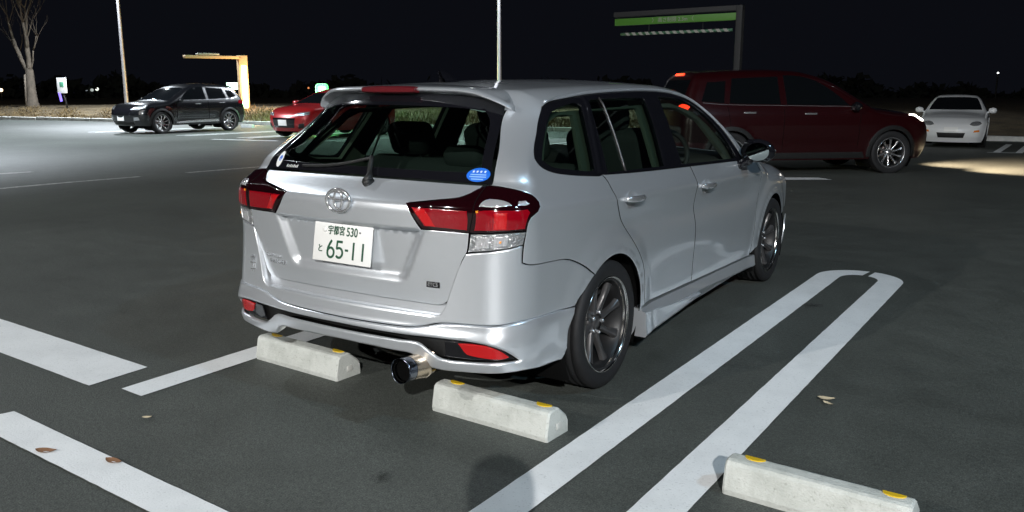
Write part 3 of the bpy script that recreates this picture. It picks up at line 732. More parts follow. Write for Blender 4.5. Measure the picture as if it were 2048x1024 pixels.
    # ---- badges on the tailgate
    def on_gate(s, size, x, z, m, name='badge_text', parent=tg, sx=1.1, lift=.003, rot=0.):
        P = shoot(*dom_rear(np.array([[x, z], [x + .02, z], [x, z + .02]])), FG); n = grad_normal(P[:1], FG)[0]
        t = text_mesh(s, size, m, parent, name, sx=sx, extrude=.0012); X = Vector(P[1] - P[0]).normalized(); N = Vector(n); Y = N.cross(X)
        mt = Matrix((X, Y, N)).transposed().to_4x4() @ Matrix.Rotation(rot, 4, 'Z'); mt.translation = Vector(P[0]) + N * lift; t.matrix_world = mt; return t
    on_gate('COROLLA', .021, -.455, .627, M['chrome']); on_gate('FIELDER', .026, -.425, .601, M['chrome'], sx=1.3)
    P = shoot(*dom_rear(np.array([[.454, .604]])), FG)[0]
    mb = MB(); mb.box((0, 0, 0), (.062, .003, .024), bev=.001); e = mb.build('etc_label', M['blackgloss'], tg); e.location = P + [0, -.002, 0]; e.rotation_euler = (-.05, 0, .10)
    t = text_mesh('ETCS', .021, M['chrome'], tg, 'badge_text', sx=1.0); t.rotation_euler = (math.pi / 2 - .05, 0, .10); t.location = P + [0, -.0042, 0]
    # chrome character on the left of the bumper
    q = np.array([[-.962, .556]]); P = shoot(*dom_wrap(q), FB)[0]; n = grad_normal(P[None], FB)[0]
    mb = MB()
    for a, b in (((-.02, .045), (.02, .05)), ((-.024, .02), (.024, .024)), ((-.006, .06), (-.010, -.05)), ((.012, .058), (.008, -.05)), ((-.026, -.012), (.022, -.006)), ((-.02, -.04), (-.004, -.032))):
        ribbon(mb, [a, b], .0055, -.002, .003)
    e = mb.build('bumper_badge', M['chrome'], wagon); e.location = P; e.rotation_euler = (0, 0, math.atan2(n[0], -n[1]))
    # ---- window stickers
    def sticker(cx, cz, a, b, m, name):
        mb = MB(); q = np.array([[cx, cz]] + [[cx + a * math.cos(t), cz + b * math.sin(t)] for t in np.linspace(0, 2 * math.pi, 33)[:-1]])
        P = shoot(*dom_rear(q), FG); N = grad_normal(P, FG); P = P + N * .0042
        mb.add(P.tolist(), [(0, 1 + i, 1 + (i + 1) % 32) for i in range(32)]); return mb.build(name, M[m], rw)
    s1 = sticker(.572, 1.034, .050, .026, 'stickerblue', 'blue_sticker')
    for k in range(4):
        mb = MB(); q = np.array(stars_poly(.548 + .0165 * k, 1.046, .0065)); P = shoot(*dom_rear(q), FG); P = P + grad_normal(P, FG) * .0050
        mb.add(P.tolist(), [tuple(range(10))]); mb.build('sticker_star', M['stickerwhite'], rw)
    for z, w in ((1.035, .034), (1.027, .036), (1.018, .026)):
        mb = MB(); q = np.array([[.572 - w, z - .0018], [.572 + w, z - .0018], [.572 + w, z + .0018], [.572 - w, z + .0018]]); P = shoot(*dom_rear(q), FG); P = P + grad_normal(P, FG) * .0050
        mb.add(P.tolist(), [(0, 1, 2, 3)]); mb.build('sticker_line', mat('sticker_pale', (.30, .50, .85), .4), rw)
    sticker(-.552, 1.045, .020, .034, 'stickerwhite', 'white_sticker'); s = sticker(-.552, 1.050, .010, .012, 'stickerblue', 'sticker_mark')
    for k in range(7):
        x = -.485 + k * .012; mb = MB(); q = np.array([[x, 1.016], [x + .006, 1.016], [x + .009, 1.028 - .003 * (k % 2)], [x + .004, 1.028 - .003 * (k % 2)]]); P = shoot(*dom_rear(q), FG); P = P + grad_normal(P, FG) * .0042
        mb.add(P.tolist(), [(0, 1, 2, 3)]); mb.build('sticker_letter', M['stickerwhite'], rw)
    # ---- wiper
    pv = shoot(*dom_rear(np.array([[.075, .985]])), FG)[0]
    q = resample([(.075, .992), (.060, 1.02), (.050, 1.060), (.045, 1.078)], .02, False); P = shoot(*dom_rear(q), FG); N = grad_normal(P, FG); P = P + N * .022
    mb = MB(); mb.tube([pv + [0, .01, 0], pv + [0, -.022, .004], pv + [0, -.030, .010]], [.020, .020, .014], 14)
    mb.tube(np.vstack([pv + [0, -.024, .006], P]).tolist(), [.016, .015, .013, .012, .011, .010, .010, .010, .010, .010][:len(P) + 1] if len(P) + 1 <= 10 else .012, 8)
    wp = mb.build('rear_wiper', M['blackplastic'], wagon)
    q = resample([(-.36, 1.024), (-.15, 1.040), (.045, 1.078)], .03, False); P = shoot(*dom_rear(q), FG) ; P = P + grad_normal(P, FG) * .012
    mb = MB(); mb.tube(P.tolist(), .007, 6); mb.build('wiper_blade', M['blackplastic'], wp)
    # ---- door handles
    for (y, z), doors in (((.205, .868), rdo), ((1.185, .832), fdo)):
        for sg, dr in ((1, doors[0]), (-1, doors[1])):
            P = shoot(*dom_side(np.array([[y, z]])), FG)[0]; x = P[0]
            mb = MB(); rows = []
            for t in np.linspace(0, 1, 15):
                yy = y - .10 + .20 * t; b = math.sin(math.pi * t) ** .45; o = x + .006 + .030 * b - .004 * t; hh = .010 + .006 * b; zz = z - .008 * (t - .5)
                rows.append([(sg * (o + r_ * .010 * math.cos(a)), yy, zz + hh * math.sin(a)) for a in np.linspace(0, 2 * math.pi, 13)[:-1] for r_ in (1,)])
            mb.grid(rows, closed=True); n = 12; k = len(mb.v); mb.f += [tuple(range(n)), tuple(range(k - n, k))]; mb.sm += [False] * 2
            mb.build('door_handle', M['chrome'], dr)
            mb = MB(); cup = [(x + .0015, y - .02 + .055 * math.cos(t), z - .004 + .038 * math.sin(t)) for t in np.linspace(0, 2 * math.pi, 25)[:-1]]
            pts = []
            for fr, dp in ((1.0, .0022), (.86, -.004), (.5, -.016), (.15, -.020)):
                q = np.array([[y - .02 + .060 * fr * math.cos(t), z - .004 + .040 * fr * math.sin(t)] for t in np.linspace(0, 2 * math.pi, 25)[:-1]]); P2 = shoot(*dom_side(q), FG)
                pts.append([(sg * (p[0] + .0035 + dp * .35), p[1], p[2]) for p in P2])
            mb.grid(pts, closed=True); mb.f.append(tuple(range(len(mb.v) - 24, len(mb.v)))); mb.sm.append(True)
            mb.build('handle_cup', M['silver'], dr)
    # ---- mirrors
    for sg, dr in ((1, fdo[0]), (-1, fdo[1])):
        def ring(yc, zc, x0, hy, hz, n=18): return [(sg * x0, yc + hy * math.cos(t), zc + hz * math.sin(t)) for t in np.linspace(0, 2 * math.pi, n + 1)[:-1]]
        sh = []
        for x0, hy, hz, yc, zc in ((.842, .018, .020, 1.80, .985), (.862, .050, .055, 1.80, .985), (.89, .072, .072, 1.80, .985), (.95, .076, .076, 1.80, .985), (1.00, .068, .066, 1.805, .982), (1.03, .046, .045, 1.81, .980), (1.045, .015, .018, 1.815, .978)):
            sh.append([(sg * (x0), yc + hy * (math.cos(t) if math.cos(t) > 0 else .45 * math.cos(t)), zc + hz * math.sin(t) * (1.0 if math.sin(t) > 0 else .9)) for t in np.linspace(0, 2 * math.pi, 23)[:-1]])
        mb = MB(); mb.grid(sh, closed=True); n = 22; k = len(mb.v); mb.f += [tuple(range(n)), tuple(range(k - n, k))]; mb.sm += [True] * 2
        # stalk and foot on the door
        mb.tube([(sg * .80, 1.79, .895), (sg * .85, 1.79, .900), (sg * .895, 1.79, .925), (sg * .91, 1.795, .96)], [.036, .030, .026, .03], 10)
        mi = mb.build('side_mirror', M['blackgloss'], dr)
        gp = [(sg * (.955 + .070 * math.cos(t)), 1.760, .985 + .055 * math.sin(t)) for t in np.linspace(0, 2 * math.pi, 21)[:-1]]
        mb = MB(); mb.prism([(p[0], p[2]) for p in gp], 1.762, 1.768, 'y'); mg = mb.build('mirror_glass', M['mirror'], dr)
        mb = MB(); mb.tube([(sg * .93, 1.868, 1.005), (sg * 1.0, 1.862, .998), (sg * 1.042, 1.83, .990)], .008, 6); mb.build('mirror_indicator', M['chrome'], dr)
    # ---- side skirts with the flared rear blade
    for sg in (1, -1):
        ys = np.linspace(.340, 2.225, 48); rows = []
        ztop = np.interp(ys, [.35, 2.25], [.298, .252]); fl = 1 - sst(.35, 1.30, ys)
        for y, zt, f in zip(ys, ztop, fl):
            x0 = float(shoot(*dom_side(np.array([[y, zt]])), FG)[0][0])
            zc = zt - .050 - .020 * f * 0 - .012 * sst(.9, 2.0, np.array([y]))[0]; lowz = .165 + .012 * sst(1.2, 2.2, np.array([y]))[0]
            out = .018 + .012 * f
            rows.append([(sg * (x0 - .035), y, zt + .004), (sg * (x0 + .006), y, zt + .002), (sg * (x0 + .009), y, zt - .006), (sg * (x0 + out - .003), y, zc + .006), (sg * (x0 + out), y, zc), (sg * (x0 + out - .004), y, zc - .010), (sg * (x0 + .002 - .008 * (1 - f)), y, lowz + .018), (sg * (x0 - .010), y, lowz), (sg * (x0 - .06), y, lowz - .002)])
        mb = MB(); mb.grid(rows); n = len(rows[0]); k = len(mb.v); mb.f += [tuple(range(n)), tuple(range(k - n, k))]; mb.sm += [False] * 2
        sk = mb.build('side_skirt', M['silver'], wagon, sharp=32)
        rows = []
        for y in np.linspace(.338, 1.20, 24):
            t = (y - .338) / .862; x0 = float(shoot(*dom_side(np.array([[y, .29]])), FG)[0][0]); o = .016 * (1 - t) ** 1.2; top = .290 - .085 * t ** .8; bot = .158 + .034 * t ** 1.5
            rows.append([(sg * (x0 + .004), y, top), (sg * (x0 + .026 + o * .35), y, top - .006), (sg * (x0 + .022 + o * .8), y, top * .45 + bot * .55), (sg * (x0 + .024 + o), y, bot + .012), (sg * (x0 + .018 + o), y, bot), (sg * (x0 - .17), y, bot), (sg * (x0 - .17), y, top)])
        mb = MB(); mb.grid(rows); n = 7; k = len(mb.v); mb.f += [tuple(range(n)), tuple(range(k - n, k))]; mb.sm += [False] * 2
        mb.build('skirt_blade', M['silver'], sk, sharp=28)
    # ---- exhaust
    mb = MB(); mb.lathe([(.043, .02), (.0495, .0), (.051, -.006), (.050, .004), (.049, .06), (.048, .10), (.052, .115), (.052, .13), (.046, .135), (.040, .20), (.030, .26)], c=(0, 0, 0), axis='y', n=36)
    ex = empty('exhaust_root'); bpy.data.objects.remove(ex)
    e = mb.build('exhaust_tip', M['titanium'], wagon); e.location = (.395, -.958, .272); e.rotation_euler = (math.radians(-4), 0, math.radians(-3))
    mb = MB(); mb.lathe([(.0455, .003), (.0440, .24), (0, .24)], axis='y', n=28); mb.build('pipe_bore', M['liner'], e)
    mb = MB(); mb.lathe([(.0502, .045), (.0502, .070), (.0535, .112), (.0555, .120), (.0535, .132), (.0470, .138), (.0415, .20)], axis='y', n=36); mb.build('exhaust_collar', M['steel'], e)
    mb = MB(); mb.tube([(.395, -.78, .285), (.40, -.70, .30), (.44, -.62, .30)], .03, 14); mb.lathe([(0, -.22), (.08, -.21), (.095, -.18), (.095, .18), (.08, .21), (0, .22)], c=(.30, -.52, .295), axis='x', n=28)
    mb.build('muffler', M['steel'], wagon)
    # ---- wheels
    wm = wheel_mesh()
    for y in WHEELS_Y:
        for sg in (1, -1): add_wheel(wagon, wm, (sg * .738, y, .30), sg < 0)
    # wheel wells
    for y in WHEELS_Y:
        for sg in (1, -1):
            mb = MB(); prof = []; n = 28
            rows = [[(sg * xx, y + rr_ * math.cos(a) * (1.12 if a > 1.9 else 1), .30 + rr_ * math.sin(a)) for a in np.linspace(math.radians(-28), math.radians(208), n)] for xx, rr_ in ((.822, .350), (.80, .366), (.50, .366))]
            rows.append([(sg * .50, y, .30)] * n); mb.grid(rows); mb.build('wheel_well', M['liner'], wagon)
    # ---- floor pan
    mb = MB(); mb.box((0, 1.25, .26), (1.20, 3.4, .12)); mb.box((0, -.40, .40), (1.05, .62, .20)); mb.box((0, 1.3, .27), (1.50, 1.75, .10)); mb.build('floor_pan', M['undertray'], wagon)

def cabin():
    # lining of the sides with window openings, roof lining, seats, dash
    Q = [(-.37, 1.08), (-.28, 1.05), (-.09, 1.03), (.03, 1.275), (-.08, 1.275), (-.17, 1.25)]
    RW = [(.09, 1.01), (.68, .99), (.73, 1.29), (.20, 1.29)]; FW = [(.95, .98), (1.75, .96), (1.50, 1.20), (1.25, 1.28), (.96, 1.29)]
    panel('side_lining', dom_side, FG, [(-.50, .70), (2.0, .70), (2.0, .90), (1.80, 1.05), (1.50, 1.26), (1.2, 1.32), (-.16, 1.30), (-.36, 1.16), (-.46, 1.0)], M['trim'], wagon, holes=[Q, RW, FW], h=.05, off=-.05, mirror=True, flange=.02, smooth=False)
    panel('roof_lining', dom_top, FG, [(-.55, -.35), (.55, -.35), (.56, 1.38), (-.56, 1.38)], M['trim'], wagon, h=.08, off=-.03, flange=0, bev=0)
    mb = MB(); mb.box((0, .75, .44), (1.46, 2.5, .06)); mb.box((0, -.36, .70), (1.24, .52, .06)); mb.build('cabin_floor', M['dash'], wagon)
    mb = MB(); mb.box((0, 1.98, .82), (1.48, .42, .26), bev=.06); mb.build('dashboard', M['dash'], wagon)
    mb = MB(); a = [(.37 + .19 * math.cos(t), 1.62 + .07 * math.sin(t), .93 + .17 * math.sin(t)) for t in np.linspace(0, 2 * math.pi, 29)]; mb.tube(a, .016, 8, cap=False)
    mb.tube([(.19, 1.62, .93), (.37, 1.64, .91), (.55, 1.62, .93)], .014, 6); mb.tube([(.37, 1.64, .91), (.37, 1.85, .84)], .03, 8); mb.build('steering_wheel', M['dash'], wagon)
    for sx in (-.36, .36):
        mb = MB(); mb.box((sx, 1.28, .58), (.50, .52, .18), bev=.06); R = Matrix.Rotation(math.radians(16), 3, 'X'); mb.box((sx, .98, .86), (.50, .15, .60), R, bev=.06)
        s = mb.build('front_seat', M['seat'], wagon)
        mb = MB(); mb.box((sx, .885, 1.225), (.27, .11, .18), R, bev=.05); mb.tube([(sx - .06, .905, 1.10), (sx - .06, .89, 1.2)], .007, 6); mb.tube([(sx + .06, .905, 1.10), (sx + .06, .89, 1.2)], .007, 6); mb.build('headrest', M['seat'], s)
    mb = MB(); R = Matrix.Rotation(math.radians(20), 3, 'X'); mb.box((0, .42, .56), (1.30, .50, .18), bev=.06); mb.box((0, .135, .78), (1.30, .15, .50), R, bev=.06); s = mb.build('rear_seat', M['seat'], wagon)
    for sx, z0 in ((-.34, 1.115), (.34, 1.115), (0.0, 1.03)):
        mb = MB(); mb.box((sx, .045, z0), (.27 if sx else .24, .11, .175 if sx else .12), R, bev=.05)
        for d in (-.055, .055): mb.tube([(sx + d, .055, .98), (sx + d, .045, z0)], .007, 6)
        mb.build('headrest', M['seat'], s)

_rdo, _fdo, _tg, _rw = body_parts()
lamps(); sidewindows(); details(_rdo, _fdo, _tg, _rw); cabin()
# ---------------------------------------------------------------- the other cars: same method, coarser
def gbody_fn(c):
    wz = table(*c['wz'], .03); yr = table(*c['yr'], .02); yf = table(*c['yf'], .03); zc = table(*c['zc'], .05)
    def f(P):
        x = np.abs(P[:, 0]); y = P[:, 1]; z = P[:, 2]
        w = wz(z) - c.get('rt', .06) * np.clip(-(y - .1) / .9, 0, 2) ** 2 - c.get('ft', .10) * np.clip((y - c['wb'] + .5) / 1.3, 0, 2) ** 2
        for yw in (0, c['wb']):
            d = np.hypot(y - yw, z - c['tr']); w = w + c.get('fl', .012) * (1 - sst(c['tr'] + .04, c['tr'] + .14, d))
        w = w - .012 * np.exp(-((z - .48) / .09) ** 2) * sst(.4, .7, y) * (1 - sst(c['wb'] - .7, c['wb'] - .4, y))
        b = rint(w - x, y - (yr(z) + .08 * (x / .75) ** 2), .12)
        b = rint(b, zc(y) - .035 * (x / .6) ** 2 - z, .09)
        return rint(b, yf(z) - c.get('fb', .20) * (x / .75) ** 2.3 - y, .16)
    return f
def shell(name, fn, c, m, parent, h=.055):
    x1, y0, y1, z0, z1 = .95, c['y0'], c['y1'], c['zb'], c['H'] + .1
    nx, ny, nz = 30, int((y1 - y0) / h), int((z1 - z0) / h)
    ax, ay, az = np.linspace(-x1, x1, nx + 1), np.linspace(y0, y1, ny + 1), np.linspace(z0, z1, nz + 1); V = []; F = []
    def face(a, b, mk, flip):
        n = len(V); V.extend(mk(p, q) for p in a for q in b)
        for i in range(len(a) - 1):
            for j in range(len(b) - 1):
                f = (n + i * len(b) + j, n + (i + 1) * len(b) + j, n + (i + 1) * len(b) + j + 1, n + i * len(b) + j + 1); F.append(f if not flip else f[::-1])
    face(ay, az, lambda p, q: (x1, p, q), False); face(ay, az, lambda p, q: (-x1, p, q), True)
    face(ax, az, lambda p, q: (p, y0, q), False); face(ax, az, lambda p, q: (p, y1, q), True)
    face(ax, ay, lambda p, q: (p, q, z1), True)
    V = np.array(V, float)
    zi1 = c['H'] - .62; zi0 = z0
    inn = np.c_[np.clip(V[:, 0], -.45, .45), np.clip(V[:, 1], c['iy0'], c['iy1']), np.where(V[:, 2] > zi1, np.minimum(V[:, 2], zi1), V[:, 2])]
    # tall inner core in the cabin, low under the bonnet
    d = V - inn; d[:, 2] = np.where(V[:, 2] <= zi1, 0, d[:, 2]); L = np.maximum(np.linalg.norm(d, axis=1), 1e-6)[:, None]
    P = shoot(inn, d / L, fn, -.2, 1.9, 70)
    R = c['tr'] + .045
    for yw in (0, c['wb']):
        dd = np.hypot(P[:, 1] - yw, P[:, 2] - c['tr']); k = (np.abs(P[:, 0]) > .5) & (np.abs(dd - R) < h * .55)
        a = np.arctan2(P[k, 2] - c['tr'], P[k, 1] - yw); q = np.c_[yw + R * np.cos(a), np.maximum(c['tr'] + R * np.sin(a), z0)]
        S = shoot(np.c_[np.full(len(q), .3), q], np.tile([1., 0, 0], (len(q), 1)), fn, -.2, .9); S[:, 0] *= np.sign(P[k, 0]); P[k] = S
    N = grad_normal(P, fn, .004); keep = []
    for f in F:
        cc = P[list(f)].mean(0)
        if abs(cc[0]) > .5 and any(math.hypot(cc[1] - yw, cc[2] - c['tr']) < R - .004 for yw in (0, c['wb'])): continue
        keep.append(f)
    keep = [f if np.dot(np.cross(P[f[1]] - P[f[0]], P[f[2]] - P[f[0]]) + np.cross(P[f[2]] - P[f[0]], P[f[3]] - P[f[0]]), N[f[0]] + N[f[2]]) > 0 else f[::-1] for f in keep]
    me = bpy.data.meshes.new(name); me.from_pydata(P.tolist(), [], keep); me.polygons.foreach_set('use_smooth', [True] * len(keep)); me.update()
    me.normals_split_custom_set_from_vertices(N.tolist()); return link(name, me, m, parent)
def small_wheel(tr, rim, spokes, sp_m='alloy', width=.2):
    wm = wheel_mesh(rim, tr, width, spokes); wm.pop('nut'); wm.pop('caliper'); return wm
M['alloy'] = mat('bright_alloy', (.62, .61, .62), .25, .9)
M['darkglass'] = mat('dark_car_glass', (.004, .005, .006), .05, 0, .3)
M['blackpaint'] = make_paint('black_paint', (.006, .0065, .008), .25, .2)
M['redpaint'] = make_paint('red_paint', (.34, .012, .014), .3, .2)
M['deepred'] = make_paint('deep_red_paint', (.022, .0007, .0016), .3, .25)
M['whitepaint'] = make_paint('white_paint', (.72, .73, .74), .3, 0.)
M['amber'] = mat('amber_lens', (.75, .22, .02), .2, 0, 1)
M['brakelit'] = emitter('lit_brake_lamp', (1, .028, .008), 7)
M['platelit'] = emitter('lit_plate', (.75, 1, .95), 1.6)
M['headlit'] = emitter('lit_headlamp', (1, .93, .8), 30)

def make_car(name, label, loc, rz, c, paint, group=None):
    root = empty(name, loc, rz, label, 'car', group); fn = gbody_fn(c)
    shell('car_body', fn, c, M[paint], root)
    sd, tp, rr, fr = dom_side, dom_top, dom_rear, (lambda q: (np.c_[q[:, 0], np.full(len(q), c['wb'] + .1), q[:, 1]], np.tile([0., 1, 0], (len(q), 1))))
    tp = lambda q: (np.c_[q[:, 0], q[:, 1], np.full(len(q), c['H'] - .65)], np.tile([0., 0, 1], (len(q), 1)))
    rr = lambda q: (np.c_[q[:, 0], np.full(len(q), 0.), q[:, 1]], np.tile([0., -1, 0], (len(q), 1)))
    kw = dict(h=.06, off=.003, flange=.006, bev=.001)
    for pl in c['glass']: panel('side_window', sd, fn, pl, M['darkglass'], root, mirror=True, **kw)
    panel('windscreen', tp, fn, c['ws'], M['darkglass'], root, **kw)
    if c.get('rg'): panel('rear_window', rr, fn, c['rg'], M['darkglass'], root, **kw)
    for nm, dom, pl, mm, mirr in c.get('bits', []):
        panel(nm, {'s': sd, 't': tp, 'r': rr, 'f': fr}[dom], fn, pl, M[mm], root, mirror=mirr, h=.05, off=.018 if nm == 'number_plate' else (.009 if nm != 'grille' else .005), flange=.012, bev=.001)
    R_ = c['tr'] + .045
    for yw in (0, c['wb']):
        a0 = math.asin((c['zb'] + .03 - c['tr']) / (R_ + .05)); tt = np.linspace(a0, math.pi - a0, 26)
        ring_ = [(yw + (R_ - .020) * math.cos(t), c['tr'] + (R_ - .020) * math.sin(t)) for t in tt] + [(yw + (R_ + c.get('clad', .045)) * math.cos(t), c['tr'] + (R_ + c.get('clad', .045)) * math.sin(t)) for t in tt[::-1]]
        panel('wheel_arch', sd, fn, ring_, M[c.get('cladm', paint)], root, mirror=True, h=.03, off=.006, flange=.03, bev=.002, smooth=False)
    wm = small_wheel(c['tr'], c['rim'], c['sp']); mt = dict(tyre='rubber', rim='gunmetal', lip=c.get('lipm', 'alloy'), spokes=c.get('spm', 'alloy'), disc='disc')
    for yw in (0, c['wb']):
        for sg in (1, -1):
            add_wheel(root, wm, (sg * (c['W'] - .11), yw, c['tr']), sg < 0, mt)
            mb = MB(); n = 20; rows = [[(sg * xx, yw + r_ * math.cos(a), c['tr'] + r_ * math.sin(a)) for a in np.linspace(math.radians(-35), math.radians(215), n)] for xx, r_ in ((c['W'] - .05, c['tr'] + .05), (c['W'] - .09, c['tr'] + .06), (.45, c['tr'] + .06))]
            rows.append([(sg * .45, yw, c['tr'])] * n); mb.grid(rows); mb.build('wheel_well', M['liner'], root)
    mb = MB(); mb.box((0, (c['y0'] + c['y1']) / 2, c['zb'] + .06), (c['W'] * 2 - .60, c['y1'] - c['y0'] - .95, .10)); mb.build('floor_pan', M['undertray'], root)
    my, mz = c['mir']
    for sg in (1, -1):
        mb = MB(); x0 = c['W'] - .03
        mb.grid([[(sg * (x0 + dx), my + hy * math.cos(t) * (1 if math.cos(t) > 0 else .5), mz + hz * math.sin(t)) for t in np.linspace(0, 2 * math.pi, 15)[:-1]] for dx, hy, hz in ((-.0, .03, .03), (.03, .07, .06), (.12, .085, .075), (.18, .07, .06), (.205, .02, .02))], closed=True)
        k = len(mb.v); mb.f += [tuple(range(14)), tuple(range(k - 14, k))]; mb.sm += [True, True]
        mb.tube([(sg * (x0 - .06), my, mz - .06), (sg * (x0 + .06), my, mz - .02)], .025, 8); mb.build('side_mirror', M[c.get('mirm', paint)], root)
    for y, z in c.get('handles', []):
        for sg in (1, -1):
            P = shoot(*sd(np.array([[y, z]])), fn)[0]; mb = MB(); mb.box((sg * (P[0] + .012), y, z), (.024, .20, .028), bev=.008); mb.build('door_handle', M[c.get('hm', paint)], root)
    return root, fn

# ---- black crossover parked on the far side
CX = dict(clad=.055, cladm='blackplastic', wb=2.70, tr=.35, rim=.255, sp=10, W=.91, H=1.60, y0=-.95, y1=3.70, zb=.26, iy0=-.25, iy1=2.75, mir=(2.02, 1.05), rt=.07, fl=.02,
  wz=([.15, .30, .50, .80, .95, 1.03, 1.10, 1.3, 1.5, 1.65], [.84, .88, .905, .91, .90, .87, .84, .75, .65, .57]),
  yr=([.2, .5, .8, .95, 1.05, 1.15, 1.45, 1.65], [-.74, -.86, -.86, -.82, -.78, -.72, -.52, -.36]),
  yf=([.2, .4, .6, .8, .95, 1.2], [3.42, 3.55, 3.58, 3.54, 3.44, 3.1]),
  zc=([-.9, -.4, .1, .7, 1.15, 1.45, 1.7, 2.42, 2.6, 3.1, 3.4, 3.6], [1.42, 1.54, 1.585, 1.60, 1.575, 1.51, 1.42, 1.07, 1.03, .98, .92, .80]),
  glass=[[(-.42, 1.16), (-.05, 1.10), (.02, 1.40), (-.25, 1.36)], [(.06, 1.09), (.82, 1.075), (.80, 1.47), (.12, 1.43)], [(.92, 1.07), (1.95, 1.06), (1.80, 1.20), (1.45, 1.41), (1.15, 1.48), (.90, 1.49)]],
  ws=[(-.74, 2.38), (0, 2.46), (.74, 2.38), (.66, 1.95), (.57, 1.58), (0, 1.60), (-.57, 1.58), (-.66, 1.95)],
  rg=[(-.60, 1.12), (.60, 1.12), (.52, 1.42), (-.52, 1.42)], handles=[(.30, .96), (1.30, .93)], hm='chrome',
  bits=[('door_gap', 's', [(.855, .44), (.863, .44), (.873, 1.03), (.865, 1.03)], 'liner', True), ('door_gap', 's', [(2.12, .45), (2.128, .45), (2.14, .98), (2.132, .98)], 'liner', True), ('belt_moulding', 's', [(-.40, 1.130), (-.05, 1.075), (.82, 1.052), (1.98, 1.035), (1.98, 1.050), (.82, 1.068), (-.05, 1.092), (-.40, 1.146)], 'chrome', True),
        ('sill_trim', 's', [(.45, .335), (2.2, .315), (2.15, .365), (1.6, .405), (.50, .425)], 'alloy', True), ('headlight', 'f', [(.42, .76), (.82, .80), (.80, .90), (.50, .86)], 'clearlens', True), ('grille', 'f', [(-.42, .52), (.42, .52), (.46, .82), (-.46, .82)], 'blackgloss', False),
        ('number_plate', 'f', [(-.165, .42), (.165, .42), (.165, .585), (-.165, .585)], 'white', False), ('fog_lamp', 'f', [(.52, .42), (.70, .44), (.68, .54), (.54, .53)], 'clearlens', True), ('tail_lamp', 's', [(-.74, .90), (-.42, .93), (-.45, 1.03), (-.70, 1.05)], 'redlens', True), ('lower_grille', 'f', [(-.5, .30), (.5, .30), (.5, .40), (-.5, .40)], 'blackplastic', False)])
suv, suv_fn = make_car('crossover', 'glossy black crossover with bright alloy wheels parked nose out across the lot', (-22.72, 16.55, gz(-22.7, 15.2)), math.pi + .02, CX, 'blackpaint')
suv.rotation_euler[0] = .006
# ---- red hatchback beside it
RH = dict(wb=2.55, tr=.31, rim=.215, sp=10, W=.87, H=1.42, y0=-.85, y1=3.45, zb=.20, iy0=-.25, iy1=2.55, mir=(1.90, .98),
  wz=([.15, .30, .50, .75, .88, .96, 1.02, 1.2, 1.36, 1.5], [.81, .84, .865, .87, .86, .83, .80, .71, .63, .56]),
  yr=([.2, .5, .8, .95, 1.1, 1.35, 1.5], [-.70, -.78, -.78, -.72, -.62, -.46, -.36]),
  yf=([.15, .35, .55, .70, .85, 1.1], [3.22, 3.34, 3.36, 3.32, 3.18, 2.85]),
  zc=([-.8, -.35, .1, .7, 1.1, 1.4, 2.2, 2.4, 2.9, 3.2, 3.35], [1.24, 1.36, 1.405, 1.42, 1.395, 1.32, .99, .95, .89, .80, .68]),
  glass=[[(-.05, 1.00), (.75, .98), (.74, 1.29), (.10, 1.27)], [(.83, .98), (1.80, .965), (1.62, 1.10), (1.30, 1.25), (1.05, 1.30), (.82, 1.30)]],
  ws=[(-.72, 2.18), (0, 2.26), (.72, 2.18), (.63, 1.78), (.55, 1.48), (0, 1.50), (-.55, 1.48), (-.63, 1.78)], rg=[(-.56, 1.0), (.56, 1.0), (.48, 1.24), (-.48, 1.24)], handles=[(.25, .86), (1.2, .84)],
  bits=[('headlight', 'f', [(.40, .62), (.78, .66), (.76, .76), (.46, .71)], 'clearlens', True), ('grille', 'f', [(-.40, .30), (.40, .30), (.45, .58), (-.45, .58)], 'blackgloss', False), ('number_plate', 'f', [(-.165, .36), (.165, .36), (.165, .525), (-.165, .525)], 'white', False),
        ('fog_surround', 'f', [(.50, .28), (.68, .30), (.68, .44), (.55, .42)], 'blackplastic', True), ('tail_lamp', 's', [(-.68, .80), (-.42, .82), (-.42, .92), (-.64, .93)], 'redlens', True)])
make_car('hatchback', 'red hatchback with a white front plate parked beside the black crossover', (-16.25, 17.15, gz(-16.2, 15.9)), math.pi, RH, 'redpaint')[0].rotation_euler[0] = .008
